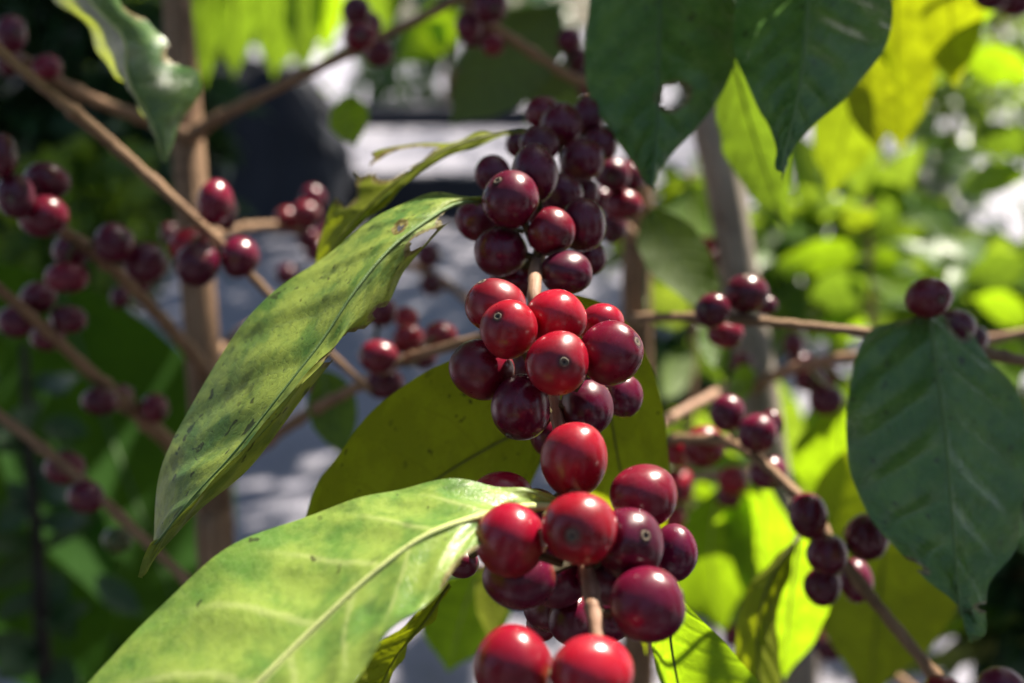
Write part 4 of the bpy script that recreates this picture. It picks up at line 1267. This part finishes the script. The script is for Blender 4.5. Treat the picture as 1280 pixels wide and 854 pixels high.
qleaf(TG, (540, 0, 1.26), (556, 70, 1.25), 24, M_LIME, .3, .1, seed=111, face_cam=False, attach=p_, child_rib=True)

# lit leaf behind the lower cluster
LB = empty('coffee_branch', P(600, 700, .55), 'bright lime leaf glowing behind the lowest cherry cluster', 'branch')
st, p_ = twig(LB, 'stem', [(700, 640, .58), (640, 690, .56), (600, 710, .55), (540, 700, .56), (460, 660, .60)], [10, 10, 10, 10, 9], STEM, 10, (), 40)
qleaf(LB, (600, 708, .55), (560, 840, .61), 110, M_LIME, .2, .06, seed=120, face_cam=False, attach=p_, child_rib=True)
qleaf(LB, (620, 700, .54), (612, 800, .53), 44, M_UND, .5, .06, seed=121, face_cam=False, attach=p_, child_rib=True)

# ------------------------------------------------------------------ unseen trees added round the yard to dapple it with shade
def added_shade_tree(x, y, h, r, n, seed, label, off=(0, 0)):
    e = empty('added_shade_tree', (x, y, 0), label, 'tree')
    tp = catmull([(x, y, 0), (x + .1 * off[0], y, h * .55), (x + .6 * off[0], y + .6 * off[1], h)], 20)
    V, Fc, U = tube_geo(tp, np.linspace(.14, .05, 20), 12)
    mesh_obj('trunk', V, Fc, [TRUNKG], e, U, None, True, (x, y, 0))
    leaf_cloud('crown', e, (x + off[0], y + off[1], h), (r, r, r * .25), n, .32, SHRUB_D, seed, clumps=60, fill=.95)


added_shade_tree(6.6, 10.5, 4.6, 3.4, 2600, 31, 'unseen broad tree added right of the yard to shade it', (-3.4, 0))
added_shade_tree(-6.0, 9.0, 4.4, 3.4, 2600, 32, 'unseen broad tree added left of the yard to shade it', (3.6, 0.6))
added_shade_tree(8.2, 18.0, 5.0, 4.0, 1500, 35, 'unseen broad tree added far right of the yard to shade it', (-4.0, 0))
added_shade_tree(-9.0, 17.0, 5.0, 4.0, 1300, 36, 'unseen broad tree added far left of the yard to shade it', (4.2, 0))
added_shade_tree(4.6, 5.6, 3.6, 2.1, 2100, 34, 'unseen smaller tree added beside the planting bed to shade the yard', (-3.9, 0.9))

# unseen crown added overhead to cut the sky light, with gaps for sun
def canopy(x, y, c, rad, n, size, seed, label, gaps):
    rs = np.random.RandomState(seed)
    e = empty('added_shade_tree', (x, y, 0), label, 'tree')
    tp = catmull([(x, y, 0), (x + .1, y, c[2] * .5), (x, y + .1, c[2])], 20)
    V, Fc, U = tube_geo(tp, np.linspace(.12, .05, 20), 12)
    mesh_obj('trunk', V, Fc, [TRUNKG], e, U, None, True, (x, y, 0))
    o = leaf_cloud('crown', e, c, rad, n, size, SHRUB_D, seed, clumps=120, fill=1.0, gaps=gaps)


GAPS = [(P(1050, 300, .4), .40, nrm([0.10, -0.10, 1.0])), (P(1050, 300, .4), .35, nrm([0.15, -0.45, 1.0])), (P(700, 540, .28), .08), (P(430, 700, .25), .0), (P(420, 420, .31), -.02), (P(190, 100, .44), -.03), (P(1000, 720, .6), .03), (P(940, 350, .8), .06), (P(110, 640, 1.2), -.04), (P(1240, 300, 1.25), .06), (P(862, 300, 1.15), .14), (P(900, 680, .75), .07), (P(350, 40, 1.3), .03), (P(1040, 320, 2.1), .2), (P(960, 650, 1.5), .1), (P(570, 770, .55), -.02), (P(1110, 120, .72), .0), (P(1150, 235, 2.6), .15),  # openings cut in the added crown so sun and sky reach chosen spots
        (P(1080, 320, 1.4), .14)]
for i, (x, y, r_, lb) in enumerate([(-1.5, -1.3, 0.9, 'unseen shrub added left behind the photographer to block sky light'), (0.2, -1.9, 1.0, 'unseen shrub added right behind the photographer to block sky light'),
                                    (1.9, -1.0, 0.9, 'unseen shrub added to the right behind the photographer to block sky light'), (-2.3, 0.5, 0.8, 'unseen shrub added beside the bed on the left to block sky light'), (2.3, 0.6, 0.8, 'unseen shrub added beside the bed on the right to block sky light')]):
    e = empty('shrub', (x, y, 0), lb, 'shrub')  # unseen shrub added to hold back light from behind and beside
    V, Fc, U = tube_geo(catmull([(x, y, 0), (x + .03, y, .8), (x, y + .02, 2.0)], 16), np.linspace(.03, .01, 16), 8)
    mesh_obj('trunk', V, Fc, [TRUNK], e, U, None, True, (x, y, 0))
    leaf_cloud('crown', e, (x, y, 1.35), (r_, r_ * .6, 1.15), 1100, .2, SHRUB_D, 60 + i, clumps=40, fill=.95)
canopy(2.6, -0.6, (0.3, 2.0, 3.0), (3.6, 2.5, .55), 4200, .26, 33, 'unseen tall tree added over the coffee plants to shade them', GAPS)

for o in bpy.data.objects:
    if '_org' in o.keys():
        del o['_org']
